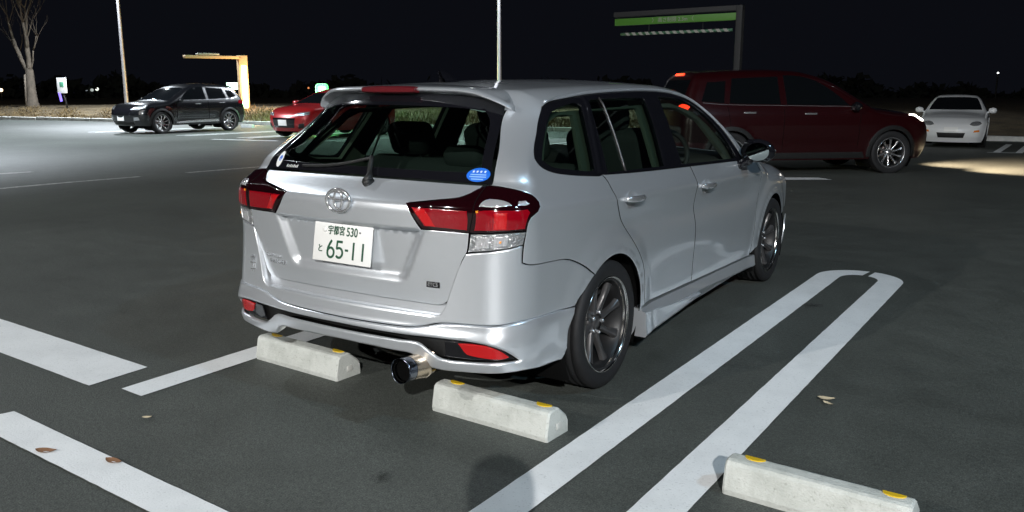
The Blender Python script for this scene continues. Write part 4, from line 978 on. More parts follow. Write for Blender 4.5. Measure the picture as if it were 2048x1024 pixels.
# ---- white roadster with a hard top
WR = dict(wb=2.30, tr=.29, rim=.205, sp=10, W=.84, H=1.235, y0=-.80, y1=3.15, zb=.15, iy0=-.25, iy1=2.2, mir=(1.42, .86), rt=.05, ft=.13, fb=.26,
  wz=([.12, .25, .45, .62, .76, .82, .88, 1.0, 1.15, 1.3], [.78, .82, .84, .838, .82, .79, .75, .68, .58, .48]),
  yr=([.15, .4, .65, .8, .88, 1.0, 1.15, 1.25], [-.66, -.74, -.74, -.70, -.45, -.02, .18, .40]),
  yf=([.12, .3, .45, .58, .72, .9], [2.92, 3.05, 3.07, 3.02, 2.80, 2.5]),
  zc=([-.8, -.5, -.2, .15, .45, .75, 1.0, 1.62, 1.80, 2.3, 2.75, 3.0], [.83, .86, .90, 1.12, 1.215, 1.235, 1.20, .885, .835, .78, .70, .60]),
  glass=[[(.30, .90), (1.30, .87), (1.18, .98), (.98, 1.09), (.42, 1.12)]],
  ws=[(-.66, 1.56), (0, 1.66), (.66, 1.56), (.58, 1.24), (.50, 1.03), (0, 1.04), (-.50, 1.03), (-.58, 1.24)], rg=None, handles=[(.45, .72)],
  bits=[('headlight', 'f', [(.42, .565), (.50, .535), (.64, .545), (.70, .58), (.66, .625), (.55, .635), (.46, .61)], 'clearlens', True), ('indicator', 'f', [(.52, .385), (.66, .40), (.65, .445), (.54, .435)], 'amber', True), ('air_intake', 'f', [(-.30, .26), (.30, .26), (.34, .38), (-.34, .38)], 'blackplastic', False), ('number_plate', 'f', [(-.165, .40), (.165, .40), (.165, .50), (-.165, .50)], 'white', False), ('tail_lamp', 'r', [(.45, .62), (.70, .60), (.70, .72), (.48, .72)], 'redlens', True)])
make_car('roadster', 'small white hardtop roadster facing the lot near the gravel verge', (.10, 22.0, gz(.1, 21.0)), math.pi + .06, WR, 'whitepaint')[0].scale = (.89, .93, 1.0)
# ---- deep red family car driving off down the aisle
hd = math.atan2(.66, .75) - math.pi / 2
VN = dict(clad=.05, cladm='blackplastic', wb=2.70, tr=.34, rim=.235, sp=10, W=.90, H=1.66, y0=-.95, y1=3.75, zb=.24, iy0=-.35, iy1=2.75, mir=(1.98, 1.07), rt=.05, mirm='blackgloss',
  wz=([.15, .30, .50, .80, .96, 1.04, 1.10, 1.3, 1.52, 1.7], [.84, .87, .895, .90, .89, .865, .84, .76, .66, .57]),
  yr=([.2, .45, .8, .98, 1.08, 1.5, 1.7], [-.78, -.86, -.86, -.84, -.80, -.60, -.50]), yf=([.2, .4, .6, .8, .98, 1.2], [3.45, 3.58, 3.60, 3.56, 3.44, 3.1]),
  zc=([-.9, -.5, 0, .7, 1.2, 1.5, 1.75, 2.40, 2.6, 3.1, 3.45, 3.65], [1.56, 1.61, 1.645, 1.66, 1.635, 1.565, 1.47, 1.09, 1.05, .99, .90, .78]),
  glass=[[(-.48, 1.15), (-.12, 1.12), (-.06, 1.46), (-.36, 1.44)], [(-.04, 1.115), (.80, 1.10), (.80, 1.53), (.04, 1.50)], [(.90, 1.095), (1.95, 1.08), (1.80, 1.22), (1.48, 1.44), (1.20, 1.53), (.89, 1.55)]],
  ws=[(-.74, 2.36), (0, 2.44), (.74, 2.36), (.66, 1.98), (.58, 1.62), (0, 1.64), (-.58, 1.62), (-.66, 1.98)], rg=[(-.62, 1.12), (.62, 1.12), (.55, 1.48), (-.55, 1.48)], handles=[(.28, .98), (1.28, .96)], hm='chrome',
  bits=[('headlight', 'f', [(.42, .80), (.80, .84), (.78, .94), (.48, .89)], 'headlit', True), ('tail_lamp', 'r', [(.44, .98), (.80, .96), (.80, 1.09), (.62, 1.10)], 'brakelit', True), ('high_stop_lamp', 'r', [(-.18, 1.545), (.18, 1.545), (.18, 1.575), (-.18, 1.575)], 'brakelit', False),
        ('number_plate', 'r', [(-.165, .72), (.165, .72), (.165, .885), (-.165, .885)], 'platelit', False), ('grille', 'f', [(-.42, .52), (.42, .52), (.46, .80), (-.46, .80)], 'blackgloss', False), ('sill_trim', 's', [(.42, .26), (2.25, .26), (2.2, .36), (.46, .36)], 'blackplastic', True), ('rear_bumper_trim', 'r', [(-.75, .30), (.75, .30), (.75, .46), (-.75, .46)], 'blackplastic', False),
        ('door_gap', 's', [(.835, .40), (.843, .40), (.853, 1.06), (.845, 1.06)], 'liner', True), ('door_gap', 's', [(-.03, .78), (-.022, .78), (-.07, 1.08), (-.078, 1.08)], 'liner', True), ('door_gap', 's', [(2.10, .45), (2.108, .45), (2.128, .98), (2.12, .98)], 'liner', True), ('fuel_flap', 's', [(-.36, .86), (-.20, .86), (-.20, 1.0), (-.36, 1.0)], 'deepred', True),
        ('belt_moulding', 's', [(-.46, 1.125), (-.12, 1.098), (.80, 1.080), (1.98, 1.062), (1.98, 1.072), (.80, 1.090), (-.12, 1.108), (-.46, 1.135)], 'chrome', True)])
van, van_fn = make_car('family_car', 'deep red tall family car with its brake lamps lit driving off down the aisle', (-2.39, 10.27, gz(-2.39, 10.27) - .006), hd, VN, 'deepred')
for sx in (-.6, .6):                                         # its dipped headlamps
    l = bpy.data.lights.new('headlamp_beam', 'SPOT'); l.energy = 2000; l.color = (1, .75, .50); l.spot_size = math.radians(84); l.spot_blend = 1.0; l.shadow_soft_size = .05
    o = bpy.data.objects.new('headlamp_beam', l); COL.objects.link(o); o.parent = van; o.location = (sx, 3.62, .86); o.rotation_euler = (math.radians(74), 0, math.radians(-14))
# ---------------------------------------------------------------- ground, markings, kerb, verge
def far_point(u, v, dist):                                   # a pixel of the photograph gives the direction, dist the metres along the ground
    r = np.array([math.cos(CYAW), -math.sin(CYAW), 0]); f = np.array([math.sin(CYAW) * math.cos(CPITCH), math.cos(CYAW) * math.cos(CPITCH), -math.sin(CPITCH)]); up = np.cross(r, f)
    d = f + r * (u - 1024) / CF + up * (512 - v) / CF; return CAM + d * dist / math.hypot(d[0], d[1])
def asphalt():
    m = bpy.data.materials.new('asphalt'); m.use_nodes = True; nt = m.node_tree; b = nt.nodes['Principled BSDF']; N = nt.nodes.new; L = nt.links.new
    tc = N('ShaderNodeTexCoord')
    def noise(s, d=5, r=.55):
        t = N('ShaderNodeTexNoise'); t.inputs['Scale'].default_value = s; t.inputs['Detail'].default_value = d; t.inputs['Roughness'].default_value = r; L(tc.outputs['Object'], t.inputs['Vector']); return t.outputs[0]
    fine, mid, big = noise(170, 3), noise(4.5, 6), noise(.45, 5)
    def mr(x, lo, hi, a=.3, c=.7):
        q = N('ShaderNodeMapRange'); q.inputs[1].default_value = a; q.inputs[2].default_value = c; q.inputs[3].default_value = lo; q.inputs[4].default_value = hi; L(x, q.inputs[0]); return q.outputs[0]
    def mul(a, c):
        q = N('ShaderNodeMath'); q.operation = 'MULTIPLY'; L(a, q.inputs[0]); L(c, q.inputs[1]); return q.outputs[0]
    grit = noise(48, 4, .7)
    v = mul(mul(mul(mr(fine, .45, 1.6), mr(grit, .72, 1.30)), mr(mid, .88, 1.12)), mr(big, .82, 1.18))
    sc = N('ShaderNodeVectorMath'); sc.operation = 'SCALE'; sc.inputs[0].default_value = (.062, .068, .062); L(v, sc.inputs['Scale']); L(sc.outputs[0], b.inputs['Base Color'])
    L(mr(mid, .58, .68), b.inputs['Roughness']); b.inputs['Specular IOR Level'].default_value = .35
    vo = N('ShaderNodeTexVoronoi'); vo.inputs['Scale'].default_value = 130; L(tc.outputs['Object'], vo.inputs['Vector'])
    bp = N('ShaderNodeBump'); bp.inputs['Strength'].default_value = .35; bp.inputs['Distance'].default_value = .003; L(vo.outputs['Distance'], bp.inputs['Height']); L(bp.outputs[0], b.inputs['Normal'])
    return m
M['asphalt'] = asphalt()
def line_paint():
    m = mat('road_paint', (.62, .63, .63), .55); nt = m.node_tree; b = nt.nodes['Principled BSDF']; N = nt.nodes.new; L = nt.links.new; tc = N('ShaderNodeTexCoord')
    t = N('ShaderNodeTexNoise'); t.inputs['Scale'].default_value = 3.5; t.inputs['Detail'].default_value = 9; t.inputs['Roughness'].default_value = .65; L(tc.outputs['Object'], t.inputs['Vector'])
    t2 = N('ShaderNodeTexNoise'); t2.inputs['Scale'].default_value = 120; t2.inputs['Detail'].default_value = 3; L(tc.outputs['Object'], t2.inputs['Vector'])
    r = N('ShaderNodeValToRGB'); r.color_ramp.elements[0].position = .30; r.color_ramp.elements[0].color = (.71, .73, .74, 1); r.color_ramp.elements[1].position = .58; r.color_ramp.elements[1].color = (.80, .82, .83, 1); L(t.outputs[0], r.inputs[0])
    r2 = N('ShaderNodeValToRGB'); r2.color_ramp.elements[0].position = .26; r2.color_ramp.elements[0].color = (.72, .72, .72, 1); r2.color_ramp.elements[1].position = .40; r2.color_ramp.elements[1].color = (1, 1, 1, 1); L(t2.outputs[0], r2.inputs[0])
    mx = N('ShaderNodeMix'); mx.data_type = 'RGBA'; mx.blend_type = 'MULTIPLY'; mx.inputs[0].default_value = 1; L(r.outputs[0], mx.inputs[6]); L(r2.outputs[0], mx.inputs[7]); L(mx.outputs[2], b.inputs['Base Color'])
    bp = N('ShaderNodeBump'); bp.inputs['Strength'].default_value = .3; bp.inputs['Distance'].default_value = .003; L(t2.outputs[0], bp.inputs['Height']); L(bp.outputs[0], b.inputs['Normal']); return m
M['paint'] = line_paint()
M['wornpaint'] = mat('worn_paint', (.32, .32, .31), .6, noise=(14, .6))
# asphalt sheet: level under the bays, folding down beyond them
a = np.array([-SDIR[1], SDIR[0]]); c0 = SDIR * SFOLD; far = 320.
mb = MB(); V = []
for s in (-far, 0, far):
    for t in (-far, far): q = c0 + SDIR * s + a * t; V.append((q[0], q[1], -SLOPE * max(0, s)))
mb.add(V, [(0, 2, 3, 1), (2, 4, 5, 3)]); g = mb.build('asphalt_ground', M['asphalt']); tag(g, kind='structure')
def marking(name, poly, m='paint', up=.004):
    rg = random.Random(len(poly) * 7 + int(poly[0][0] * 100)); q = []
    for i, p_ in enumerate(poly):                         # slightly ragged painted edge
        p2 = poly[(i + 1) % len(poly)]; L = math.hypot(p2[0] - p_[0], p2[1] - p_[1]); k = max(1, min(160, int(L / .05)))
        for j in range(k):
            t = j / k; w = .0010 if 0 < j else 0; q.append((p_[0] + (p2[0] - p_[0]) * t + rg.uniform(-w, w), p_[1] + (p2[1] - p_[1]) * t + rg.uniform(-w, w)))
    poly = q
    mb = MB(); n = len(poly); mb.add([(x, y, gz(x, y) + up) for x, y in poly], [tuple(range(n))]); o = mb.build(name, M[m]); tag(o, kind='structure'); return o
aL = lambda y: .990 + .0200 * (y + 1.33); bR = lambda y: 1.598 + .0178 * (y + .94)
yc = 3.00; xm = (aL(yc) + bR(yc)) / 2; ro = (bR(yc) - aL(yc)) / 2; ri = ro - .165
def ringq(a0, a1, n=14): return [(xm + ro * math.cos(t), yc + ro * 1.02 * math.sin(t)) for t in np.linspace(a0, a1, n)] + [(xm + ri * math.cos(t), yc - .015 + ri * 1.15 * math.sin(t)) for t in np.linspace(a1, a0, n)]
marking('bay_line', [(aL(-6), -6), (aL(-6) + .160, -6)] + [(xm - ri, yc - .015)] + [(xm + ri * math.cos(t), yc - .015 + ri * 1.15 * math.sin(t)) for t in np.linspace(math.pi, math.pi * .50, 10)] + [(xm + ro * math.cos(t), yc + ro * 1.02 * math.sin(t)) for t in np.linspace(math.pi * .475, math.pi, 14)])
marking('bay_line', [(bR(-6), -6), (bR(yc), yc)] + [(xm + ro * math.cos(t), yc + ro * 1.02 * math.sin(t)) for t in np.linspace(0, math.pi * .435, 14)] + [(xm + ri * math.cos(t), yc - .015 + ri * 1.15 * math.sin(t)) for t in np.linspace(math.pi * .40, 0, 10)] + [(xm + ri, yc - .015), (bR(-6) - .168, -6)])
marking('bay_line', [(-1.048, -1.249), (-.884, -1.260), (-.815, 3.05), (-.980, 3.05)])
marking('bay_line', [(-1.213, -1.307), (-1.219, -.994), (-9.0, -.60), (-9.0, -.93)])
marking('bay_line', [(-1.225, -1.835), (-1.172, -1.674), (.307, -1.767), (7.0, -2.15), (7.0, -2.32), (.087, -1.908)], up=.008)
marking('aisle_line', [(-9.60, 2.0), (-9.48, 2.0), (-9.30, 4.55), (-9.42, 4.55)], 'wornpaint'); marking('aisle_line', [(-9.38, 5.35), (-9.26, 5.35), (-8.95, 9.5), (-9.07, 9.5)], 'wornpaint')
marking('aisle_line', [(-11.85, 3.3), (-11.55, 3.35), (-11.50, 4.1), (-11.65, 4.1)], 'wornpaint')
for x in (-24.9, -24.5, -20.4, -20.0, -17.7, -17.3, -14.3, -13.9, -11.4, -11.0, -8.5, -8.1, -5.6, -5.2, -2.7, -2.3, 1.25, 1.67, 4.2, 4.6):
    marking('far_bay_line', [(x, 17.9 if x > 0 else 13.2 + .02 * (x + 25)), (x + .14, 17.9 if x > 0 else 13.2 + .02 * (x + 25)), (x + .20, 21.6 if x > 0 else 18.4), (x + .06, 21.6 if x > 0 else 18.4)])
marking('far_bay_line', [(1.15, 17.75), (1.80, 17.85), (1.80, 17.98), (1.15, 17.88)], up=.008)
marking('far_bay_line', [(-17.6, 12.35), (-15.4, 12.75), (-15.4, 12.90), (-17.6, 12.50)])
marking('aisle_arrow', [(-1.4, 9.0), (-.3, 9.75), (-.55, 9.95), (-1.9, 9.25)])
def stain_mat():
    m = bpy.data.materials.new('oil_stain'); m.use_nodes = True; nt = m.node_tree; nt.nodes.clear(); N = nt.nodes.new; L = nt.links.new
    out = N('ShaderNodeOutputMaterial'); mx = N('ShaderNodeMixShader'); tr = N('ShaderNodeBsdfTransparent'); df = N('ShaderNodeBsdfPrincipled'); df.inputs['Base Color'].default_value = (.016, .017, .016, 1); df.inputs['Roughness'].default_value = .5
    tc = N('ShaderNodeTexCoord'); ns = N('ShaderNodeTexNoise'); ns.inputs['Scale'].default_value = 14; ns.inputs['Detail'].default_value = 5; L(tc.outputs['Object'], ns.inputs['Vector'])
    ln = N('ShaderNodeVectorMath'); ln.operation = 'LENGTH'; L(tc.outputs['Object'], ln.inputs[0])
    ad = N('ShaderNodeMath'); ad.operation = 'MULTIPLY_ADD'; ad.inputs[1].default_value = .22; L(ns.outputs[0], ad.inputs[0]); L(ln.outputs['Value'], ad.inputs[2])
    mr = N('ShaderNodeMapRange'); mr.inputs[1].default_value = .10; mr.inputs[2].default_value = .24; mr.inputs[3].default_value = .5; mr.inputs[4].default_value = 0; L(ad.outputs[0], mr.inputs[0])
    L(mr.outputs[0], mx.inputs[0]); L(tr.outputs[0], mx.inputs[1]); L(df.outputs[0], mx.inputs[2]); L(mx.outputs[0], out.inputs[0]); return m
M['stain'] = stain_mat()
for sx_, sy_, k_ in ((.578, -1.292, .42), (1.278, 2.049, .60), (2.9, 3.1, .8)):
    mb = MB(); mb.add([(.26 * math.cos(t), .26 * math.sin(t), 0) for t in np.linspace(0, 2 * math.pi, 25)[:-1]], [tuple(range(24))]); o = mb.build('oil_stain', M['stain']); o.location = (sx_, sy_, .0025); o.scale = (k_, k_ * .7, 1); o.rotation_euler = (0, 0, sx_ * 3); tag(o, kind='structure')
# kerb of separate stones, verge behind it
M['concrete'] = mat('concrete', (.42, .42, .40), .8, noise=(9, .18), bump=(60, .4, .004))
M['kerbstone'] = mat('kerb_concrete', (.55, .55, .52), .8, noise=(5, .22), bump=(60, .3, .004))
K0, K1 = np.array([-52., 18.9]), np.array([14., 24.4]); kd = (K1 - K0) / np.linalg.norm(K1 - K0); kn = np.array([-kd[1], kd[0]]); kang = math.atan2(kd[1], kd[0])
kroot = empty('kerb', (0, 0, 0), 0, 'long pale concrete kerb between the far bays and the dry grass verge', 'kerb')
mb = MB(); mb.box((0, 0, .02), (1.96, .18, .26), bev=.02); kme = mb.mesh('kerb_stone')
for i in range(int(np.linalg.norm(K1 - K0) / 2)):
    q = K0 + kd * (i * 2 + 1); o = link('kerb_stone', kme, M['kerbstone'], kroot); o.location = (q[0], q[1], gz(*q) - .008 * ((i * 7) % 3)); o.rotation_euler = (0, 0, kang + .004 * ((i * 5) % 3 - 1))
rng = np.random.default_rng(4)
M['verge'] = mat('verge_soil', (.095, .07, .038), .95, noise=(2.2, .45), bump=(14, .8, .05))
rows = []
vs = [0.09, .35, .8, 1.4, 2.2, 3.2, 5, 9, 20, 60, 240]
hts = [.13, .15, .19, .26, .36, .45, .50, .52, .50, .4, .3]
def vh(t, s): return np.interp(t, vs, hts) + (.05 * math.sin(s * .7 + t) + .05 * math.sin(s * 1.9 + t * 2.3)) * min(1, t / 2)
for t in vs:
    rows.append([tuple((K0 + kd * s + kn * t).tolist() + [gz(*(K0 + kd * s + kn * t)) + vh(t, s) if t < 60 else gz(*(K0 + kd * s + kn * t)) * .6 + .3]) for s in np.r_[-200, -80, np.arange(-10, 78, 1.5), 120, 260]])
mb = MB(); mb.grid(rows); v = mb.build('verge', M['verge']); tag(v, kind='structure')
M['drygrass'] = mat('dry_grass', (.13, .088, .035), .9, noise=(3, .4))
mb = MB(); V = []; F = []
for i in range(16000):
    s = rng.uniform(-2, 47); t = .2 + abs(rng.normal(0, 1.8)); q = K0 + kd * s + kn * t; z = gz(*q) + vh(t, s); hgt = rng.uniform(.06, .26) * (1 if 18 < s else .45); a_ = rng.uniform(0, 6.28); w = .02; lx, ly = rng.normal(0, .08, 2)
    n = len(V); V += [(q[0] - w * math.cos(a_), q[1] - w * math.sin(a_), z - .02), (q[0] + w * math.cos(a_), q[1] + w * math.sin(a_), z - .02), (q[0] + lx, q[1] + ly, z + hgt)]; F.append((n, n + 1, n + 2))
mb.add(V, F); me = mb.mesh('dry_grass', recalc=False); go = link('dry_grass', me, M['drygrass']); tag(go, kind='stuff')

# ---------------------------------------------------------------- concrete wheel stops
def stop_concrete():
    m = mat('stop_concrete', (.5, .52, .5), .8, bump=(150, .8, .004)); nt = m.node_tree; b = nt.nodes['Principled BSDF']; N = nt.nodes.new; L = nt.links.new; tc = N('ShaderNodeTexCoord')
    def ns(s, d, r_=.6):
        t = N('ShaderNodeTexNoise'); t.inputs['Scale'].default_value = s; t.inputs['Detail'].default_value = d; t.inputs['Roughness'].default_value = r_; L(tc.outputs['Object'], t.inputs['Vector']); return t.outputs[0]
    def ramp(x, p0, c0, p1, c1):
        r = N('ShaderNodeValToRGB'); r.color_ramp.elements[0].position = p0; r.color_ramp.elements[0].color = (*c0, 1); r.color_ramp.elements[1].position = p1; r.color_ramp.elements[1].color = (*c1, 1); L(x, r.inputs[0]); return r.outputs[0]
    a_ = ramp(ns(6, 8, .7), .34, (.43, .45, .42), .56, (.57, .59, .56)); c_ = ramp(ns(70, 4), .28, (.70, .70, .68), .40, (1, 1, 1))
    mx = N('ShaderNodeMix'); mx.data_type = 'RGBA'; mx.blend_type = 'MULTIPLY'; mx.inputs[0].default_value = 1; L(a_, mx.inputs[6]); L(c_, mx.inputs[7]); L(mx.outputs[2], b.inputs['Base Color']); return m
M['stop'] = stop_concrete(); M['yellow'] = mat('yellow_reflector', (.70, .46, .02), .3, 0, .6, bump=(350, .4, .002))
def stop_mesh():
    prof = [(0, 0), (-.004, .020), (.012, .106), (.020, .118), (.034, .122), (.078, .122), (.092, .118), (.150, .070), (.158, .055), (.160, 0)]
    bm = bmesh.new(); n = len(prof); xs = [-.30, -.292, -.15, 0, .15, .292, .30]; vv = []
    for i, x in enumerate(xs):
        k = .006 if i in (0, len(xs) - 1) else 0
        vv.append([bm.verts.new((x, y + (k if y < .08 else -k), z - (k if z > .05 else 0))) for y, z in prof])
    for i in range(len(xs) - 1):
        for j in range(n - 1): bm.faces.new((vv[i][j], vv[i][j + 1], vv[i + 1][j + 1], vv[i + 1][j]))
    for sgn, ring in ((0, vv[0]), (1, vv[-1])): bm.faces.new(ring[::-1] if sgn == 0 else ring)
    bmesh.ops.recalc_face_normals(bm, faces=bm.faces); me = bpy.data.meshes.new('stop_block'); bm.to_mesh(me); bm.free(); return me
stop_me = stop_mesh()
mb = MB(); pts = [(.036 * math.cos(t), .026 * math.sin(t)) for t in np.linspace(0, math.pi, 13)]
mb.prism([(x, y) for x, y in pts], 0, .005, 'z'); pad_me = mb.mesh('reflector_pad')
mb = MB(); mb.box((0, 0, 0), (.006, .036, .026), bev=.002); soc_me = mb.mesh('end_socket')
def wheel_stop(x, y, z, rz, label, group=None):
    o = empty('wheel_stop', (x, y, z), rz, label, 'wheel stop', group)
    link('stop_block', stop_me, M['stop'], o)
    for s in (-.215, .235):
        p = link('reflector_pad', pad_me, M['yellow'], o); p.location = (s, .080, .1215); p.rotation_euler = (0, 0, math.pi)
    for s in (-1, 1):
        p = link('end_socket', soc_me, M['kerbstone'], o); p.location = (s * .3005, .085, .045)
    return o
sl = lambda x: -.663 - .054 * x
wheel_stop(-.576, sl(-.576) + .012, 0, -.054, 'pale concrete wheel stop with yellow pads beside the single white bay line'); wheel_stop(.626, sl(.626), 0, -.054, 'pale concrete wheel stop with yellow pads just right of the exhaust tip'); wheel_stop(1.948, sl(1.948), 0, -.054, 'pale concrete wheel stop with yellow pads in the empty bay next to the wagon')
for x, lb in ((-23.6, 'concrete wheel stop behind the far side rear wheel of the black crossover'), (-22.0, 'concrete wheel stop behind the near side rear wheel of the black crossover'), (-19.3, 'concrete wheel stop in the empty bay, next to the crossover'), (-17.9, 'concrete wheel stop in the empty bay, next to the red hatchback'), (-17.0, 'concrete wheel stop behind the crossover side rear wheel of the red hatchback'), (-15.4, 'concrete wheel stop behind the other rear wheel of the red hatchback')):
    y = 19.05 + .083 * (x + 20); wheel_stop(x, y, gz(x, y), 0, lb, 'wheel stops of the far bays')
for x, lb in ((1.0, 'concrete wheel stop behind the roadster, on the side of the painted bay lines'), (-.7, 'concrete wheel stop behind the roadster, on the side of the red family car')): wheel_stop(x, 23.25, gz(x, 23.25), 0, lb, 'wheel stops behind the roadster')

# ---------------------------------------------------------------- leaves and grit on the asphalt
M['leaf'] = mat('dead_leaf', (.20, .10, .05), .8); M['paleleaf'] = mat('pale_leaf', (.45, .38, .26), .8)
def leaf(x, y, L, rz, m, label):
    mb = MB(); n = 9; rows = []
    for i in range(n):
        t = i / (n - 1); w = .42 * L * math.sin(math.pi * t ** .8) * .5 + .0008; xx = (t - .5) * L; c = .12 * L * (t - .5) ** 2 * 4
        rows.append([(xx, -w, .006 + c + .25 * w), (xx, 0, .004 + c), (xx, w, .006 + c + .25 * w)])
    mb.grid(rows); o = mb.build('leaf', M[m]); o.location = (x, y, .003); o.rotation_euler = (random.Random(L).uniform(-.15, .15), 0, rz); return tag(o, label, 'leaf')
leaf(-.647, -1.829, .085, .5, 'leaf', 'curled brown dead leaf lying on the painted bar'); leaf(-.343, -1.744, .080, .15, 'leaf', 'dead leaf lying beside the curled one on the same painted bar'); leaf(-.625, -1.41, .040, .8, 'paleleaf', 'pale crumpled leaf on bare asphalt between the painted bars')
leaf(1.745, .36, .075, .3, 'paleleaf', 'larger pale leaf on the asphalt of the empty bay'); leaf(1.765, .305, .050, -.4, 'paleleaf', 'smaller pale leaf lying against the larger one'); leaf(2.72, 2.05, .05, .3, 'paleleaf', 'single tiny pale leaf alone on open asphalt')
# ---------------------------------------------------------------- lamp posts
M['pole'] = mat('galvanised_pole', (.50, .48, .50), .45, .6); M['lampglow'] = emitter('lamp_glow', (.93, .97, 1), 60)
def lamp_post(x, y, h, face, energy, label, col=(.90, .96, 1.), r=.14, cut=None):
    o = empty('lamp_post', (x, y, gz(x, y)), face, label, 'lamp post', 'car park lamp posts')
    mb = MB(); mb.lathe([(0, 0), (.20, 0), (.20, .02), (.13, .03), (.11, .4), (.095, 1.2), (.075, h * .6), (.06, h), (0, h)], axis='z', n=20); mb.build('pole', M['pole'], o)
    mb = MB(); mb.tube([(0, 0, h - .15), (0, .35, h - .02), (0, .8, h)], .035, 10); mb.build('arm', M['pole'], o)
    mb = MB(); mb.box((0, 1.0, h + .05), (.32, .60, .09), bev=.03); mb.build('lamp_head', M['pole'], o)
    mb = MB(); mb.box((0, 1.0, h - .005), (.24, .46, .02)); mb.build('lamp_panel', M['lampglow'], o)
    l = bpy.data.lights.new('lamp', 'SPOT' if cut else 'POINT'); l.energy = energy; l.color = col; l.shadow_soft_size = r
    if cut: l.spot_size = math.radians(cut); l.spot_blend = .45      # luminaire with a sharp cut-off
    lo = bpy.data.objects.new('lamp', l); COL.objects.link(lo); lo.parent = o; lo.location = (0, 1.0, h - .14); return o
lamp_post(10.19, -15.15, 8.0, math.radians(34), 12500, 'lamp post standing behind the photographer', (1., .99, .97), .06)
lamp_post(-6.0, -18.0, 8.0, 0., 5400, 'unseen lamp post added far behind the wagon to brighten its tail', (1., .98, .94), .06)  # added lamp, out of view: lifts the tailgate and rear bumper
lamp_post(9.6, -1.0, 7.5, math.radians(90), 1000, 'unseen lamp post added right of the empty bay as a cool side fill', (.45, .76, 1.), .08)  # bluish fill for the wagon's right flank, added out of view
lamp_post(-10.2, .6, 8.0, math.radians(-90), 750, 'lamp post across the aisle on the left of the wagon', (.9, .96, 1.))
P1 = far_point(255, 222, 48.5); P2 = far_point(999, 240, 37.)
lamp_post(P1[0], P1[1], 9.5, math.pi, 16000, 'pale lamp post rising behind the bonnet of the black crossover', (.84, .92, 1.), .14, 140)
lamp_post(-24.9, 7.2, 9.0, math.radians(-60), 12500, 'unseen lamp post added left of the black crossover to brighten the far lot', (.84, .92, 1.), .14, 128)  # added beyond the frame to pool light on the far asphalt
lamp_post(P2[0], P2[1], 9.5, math.pi, 13000, 'pale lamp post rising behind the roof of the wagon', (.84, .92, 1.), .14, 142)

# ---------------------------------------------------------------- drive-through gates and lit signs
M['gatesteel'] = mat('grey_gate_steel', (.017, .017, .018), .7, .0); M['gategreen'] = mat('gate_green', (.055, .17, .016), .5); M['barwhite'] = mat('bar_white', (.26, .26, .23), .5); M['bargreen'] = mat('bar_green', (.05, .12, .07), .5)
G0 = far_point(1472, 200, 17.0); g0z = gz(G0[0], G0[1]); e = far_point(1235, 20, 18.3)
gd = np.array([e[0] - G0[0], e[1] - G0[1]]); gl = float(np.linalg.norm(gd)); ga = math.atan2(gd[1], gd[0])
topz = far_point(1478, 10, 17.0)[2] - g0z
gate = empty('height_gate', (G0[0], G0[1], g0z), ga, 'grey height limit gate with a green lettered beam and a hanging striped bar', 'gate')
mb = MB(); mb.box((0, 0, topz / 2), (.12, .12, topz), bev=.01); mb.build('gate_post', M['gatesteel'], gate)
mb = MB(); mb.box((gl / 2, 0, topz - .05), (gl + .12, .10, .10), bev=.01); mb.build('top_rail', M['gatesteel'], gate)
mb = MB(); mb.box((gl / 2 + .05, 0, topz - .20), (gl - .02, .06, .135), bev=.004); gb = mb.build('green_beam', M['gategreen'], gate)
t = text_mesh('〉 高さ制限 2.3m 〈', .105, M['barwhite'], gb, 'beam_text', sx=1.0); t.rotation_euler = (math.pi / 2, 0, math.pi); t.location = (gl * .52, .034, topz - .20)
bar = MB(); bar.tube([(.14, 0, topz - .44), (gl - .10, 0, topz - .44)], .028, 12); hb = bar.build('hanging_bar', M['bargreen'], gate)
nst = 15
for k in range(nst):
    x0 = .20 + (gl - .38) * k / nst; mb = MB(); w = (gl - .38) / nst * .5
    pts = [(x0, -.029, topz - .468), (x0 + w, -.029, topz - .468), (x0 + w + .05, -.029, topz - .412), (x0 + .05, -.029, topz - .412)]
    mb.prism([(p[0], p[2]) for p in pts], -.031, .031, 'y'); mb.build('bar_stripe', M['barwhite'], hb)
for k in (.28, .72):
    mb = MB(); mb.tube([(gl * k, 0, topz - .27), (gl * k, 0, topz - .42)], .006, 6); mb.build('bar_chain', M['gatesteel'], gate)
# warm-lit gate behind the crossover
M['warmstrip'] = emitter('warm_light_strip', (1, .72, .34), 14); M['gatetan'] = mat('tan_gate_panel', (.40, .27, .14), .6)
W0 = far_point(491, 238, 43.5); wz0 = gz(W0[0], W0[1]) + .3; wt = far_point(489, 111, 43.5)[2] - wz0
wl = far_point(372, 112, 42.6); wd = np.array([wl[0] - W0[0], wl[1] - W0[1]]); wL = float(np.linalg.norm(wd))
wg = empty('lit_gate', (W0[0], W0[1], wz0), math.atan2(wd[1], wd[0]), 'tan drive-through gate with a glowing warm strip on its post behind the black crossover', 'gate')
mb = MB(); mb.box((0, 0, wt / 2), (.42, .30, wt), bev=.02); mb.build('gate_post', M['gatetan'], wg)
mb = MB(); mb.box((wL / 2 + .1, 0, wt - .10), (wL, .30, .13), bev=.02); mb.build('gate_arm', M['gatetan'], wg)
mb = MB(); mb.box((.02, .215, wt * .47), (.22, .04, wt * .72), bev=.01); mb.build('light_strip', M['warmstrip'], wg)
mb = MB(); mb.box((wL * .62, 0, wt + .03), (1.0, .3, .08), bev=.02); mb.build('arm_cap', M['barwhite'], wg)
l = bpy.data.lights.new('warm_lamp', 'POINT'); l.energy = 260; l.color = (1, .62, .26); l.shadow_soft_size = .3; o = bpy.data.objects.new('warm_lamp', l); COL.objects.link(o); o.parent = wg; o.location = (.1, .9, wt * .5)
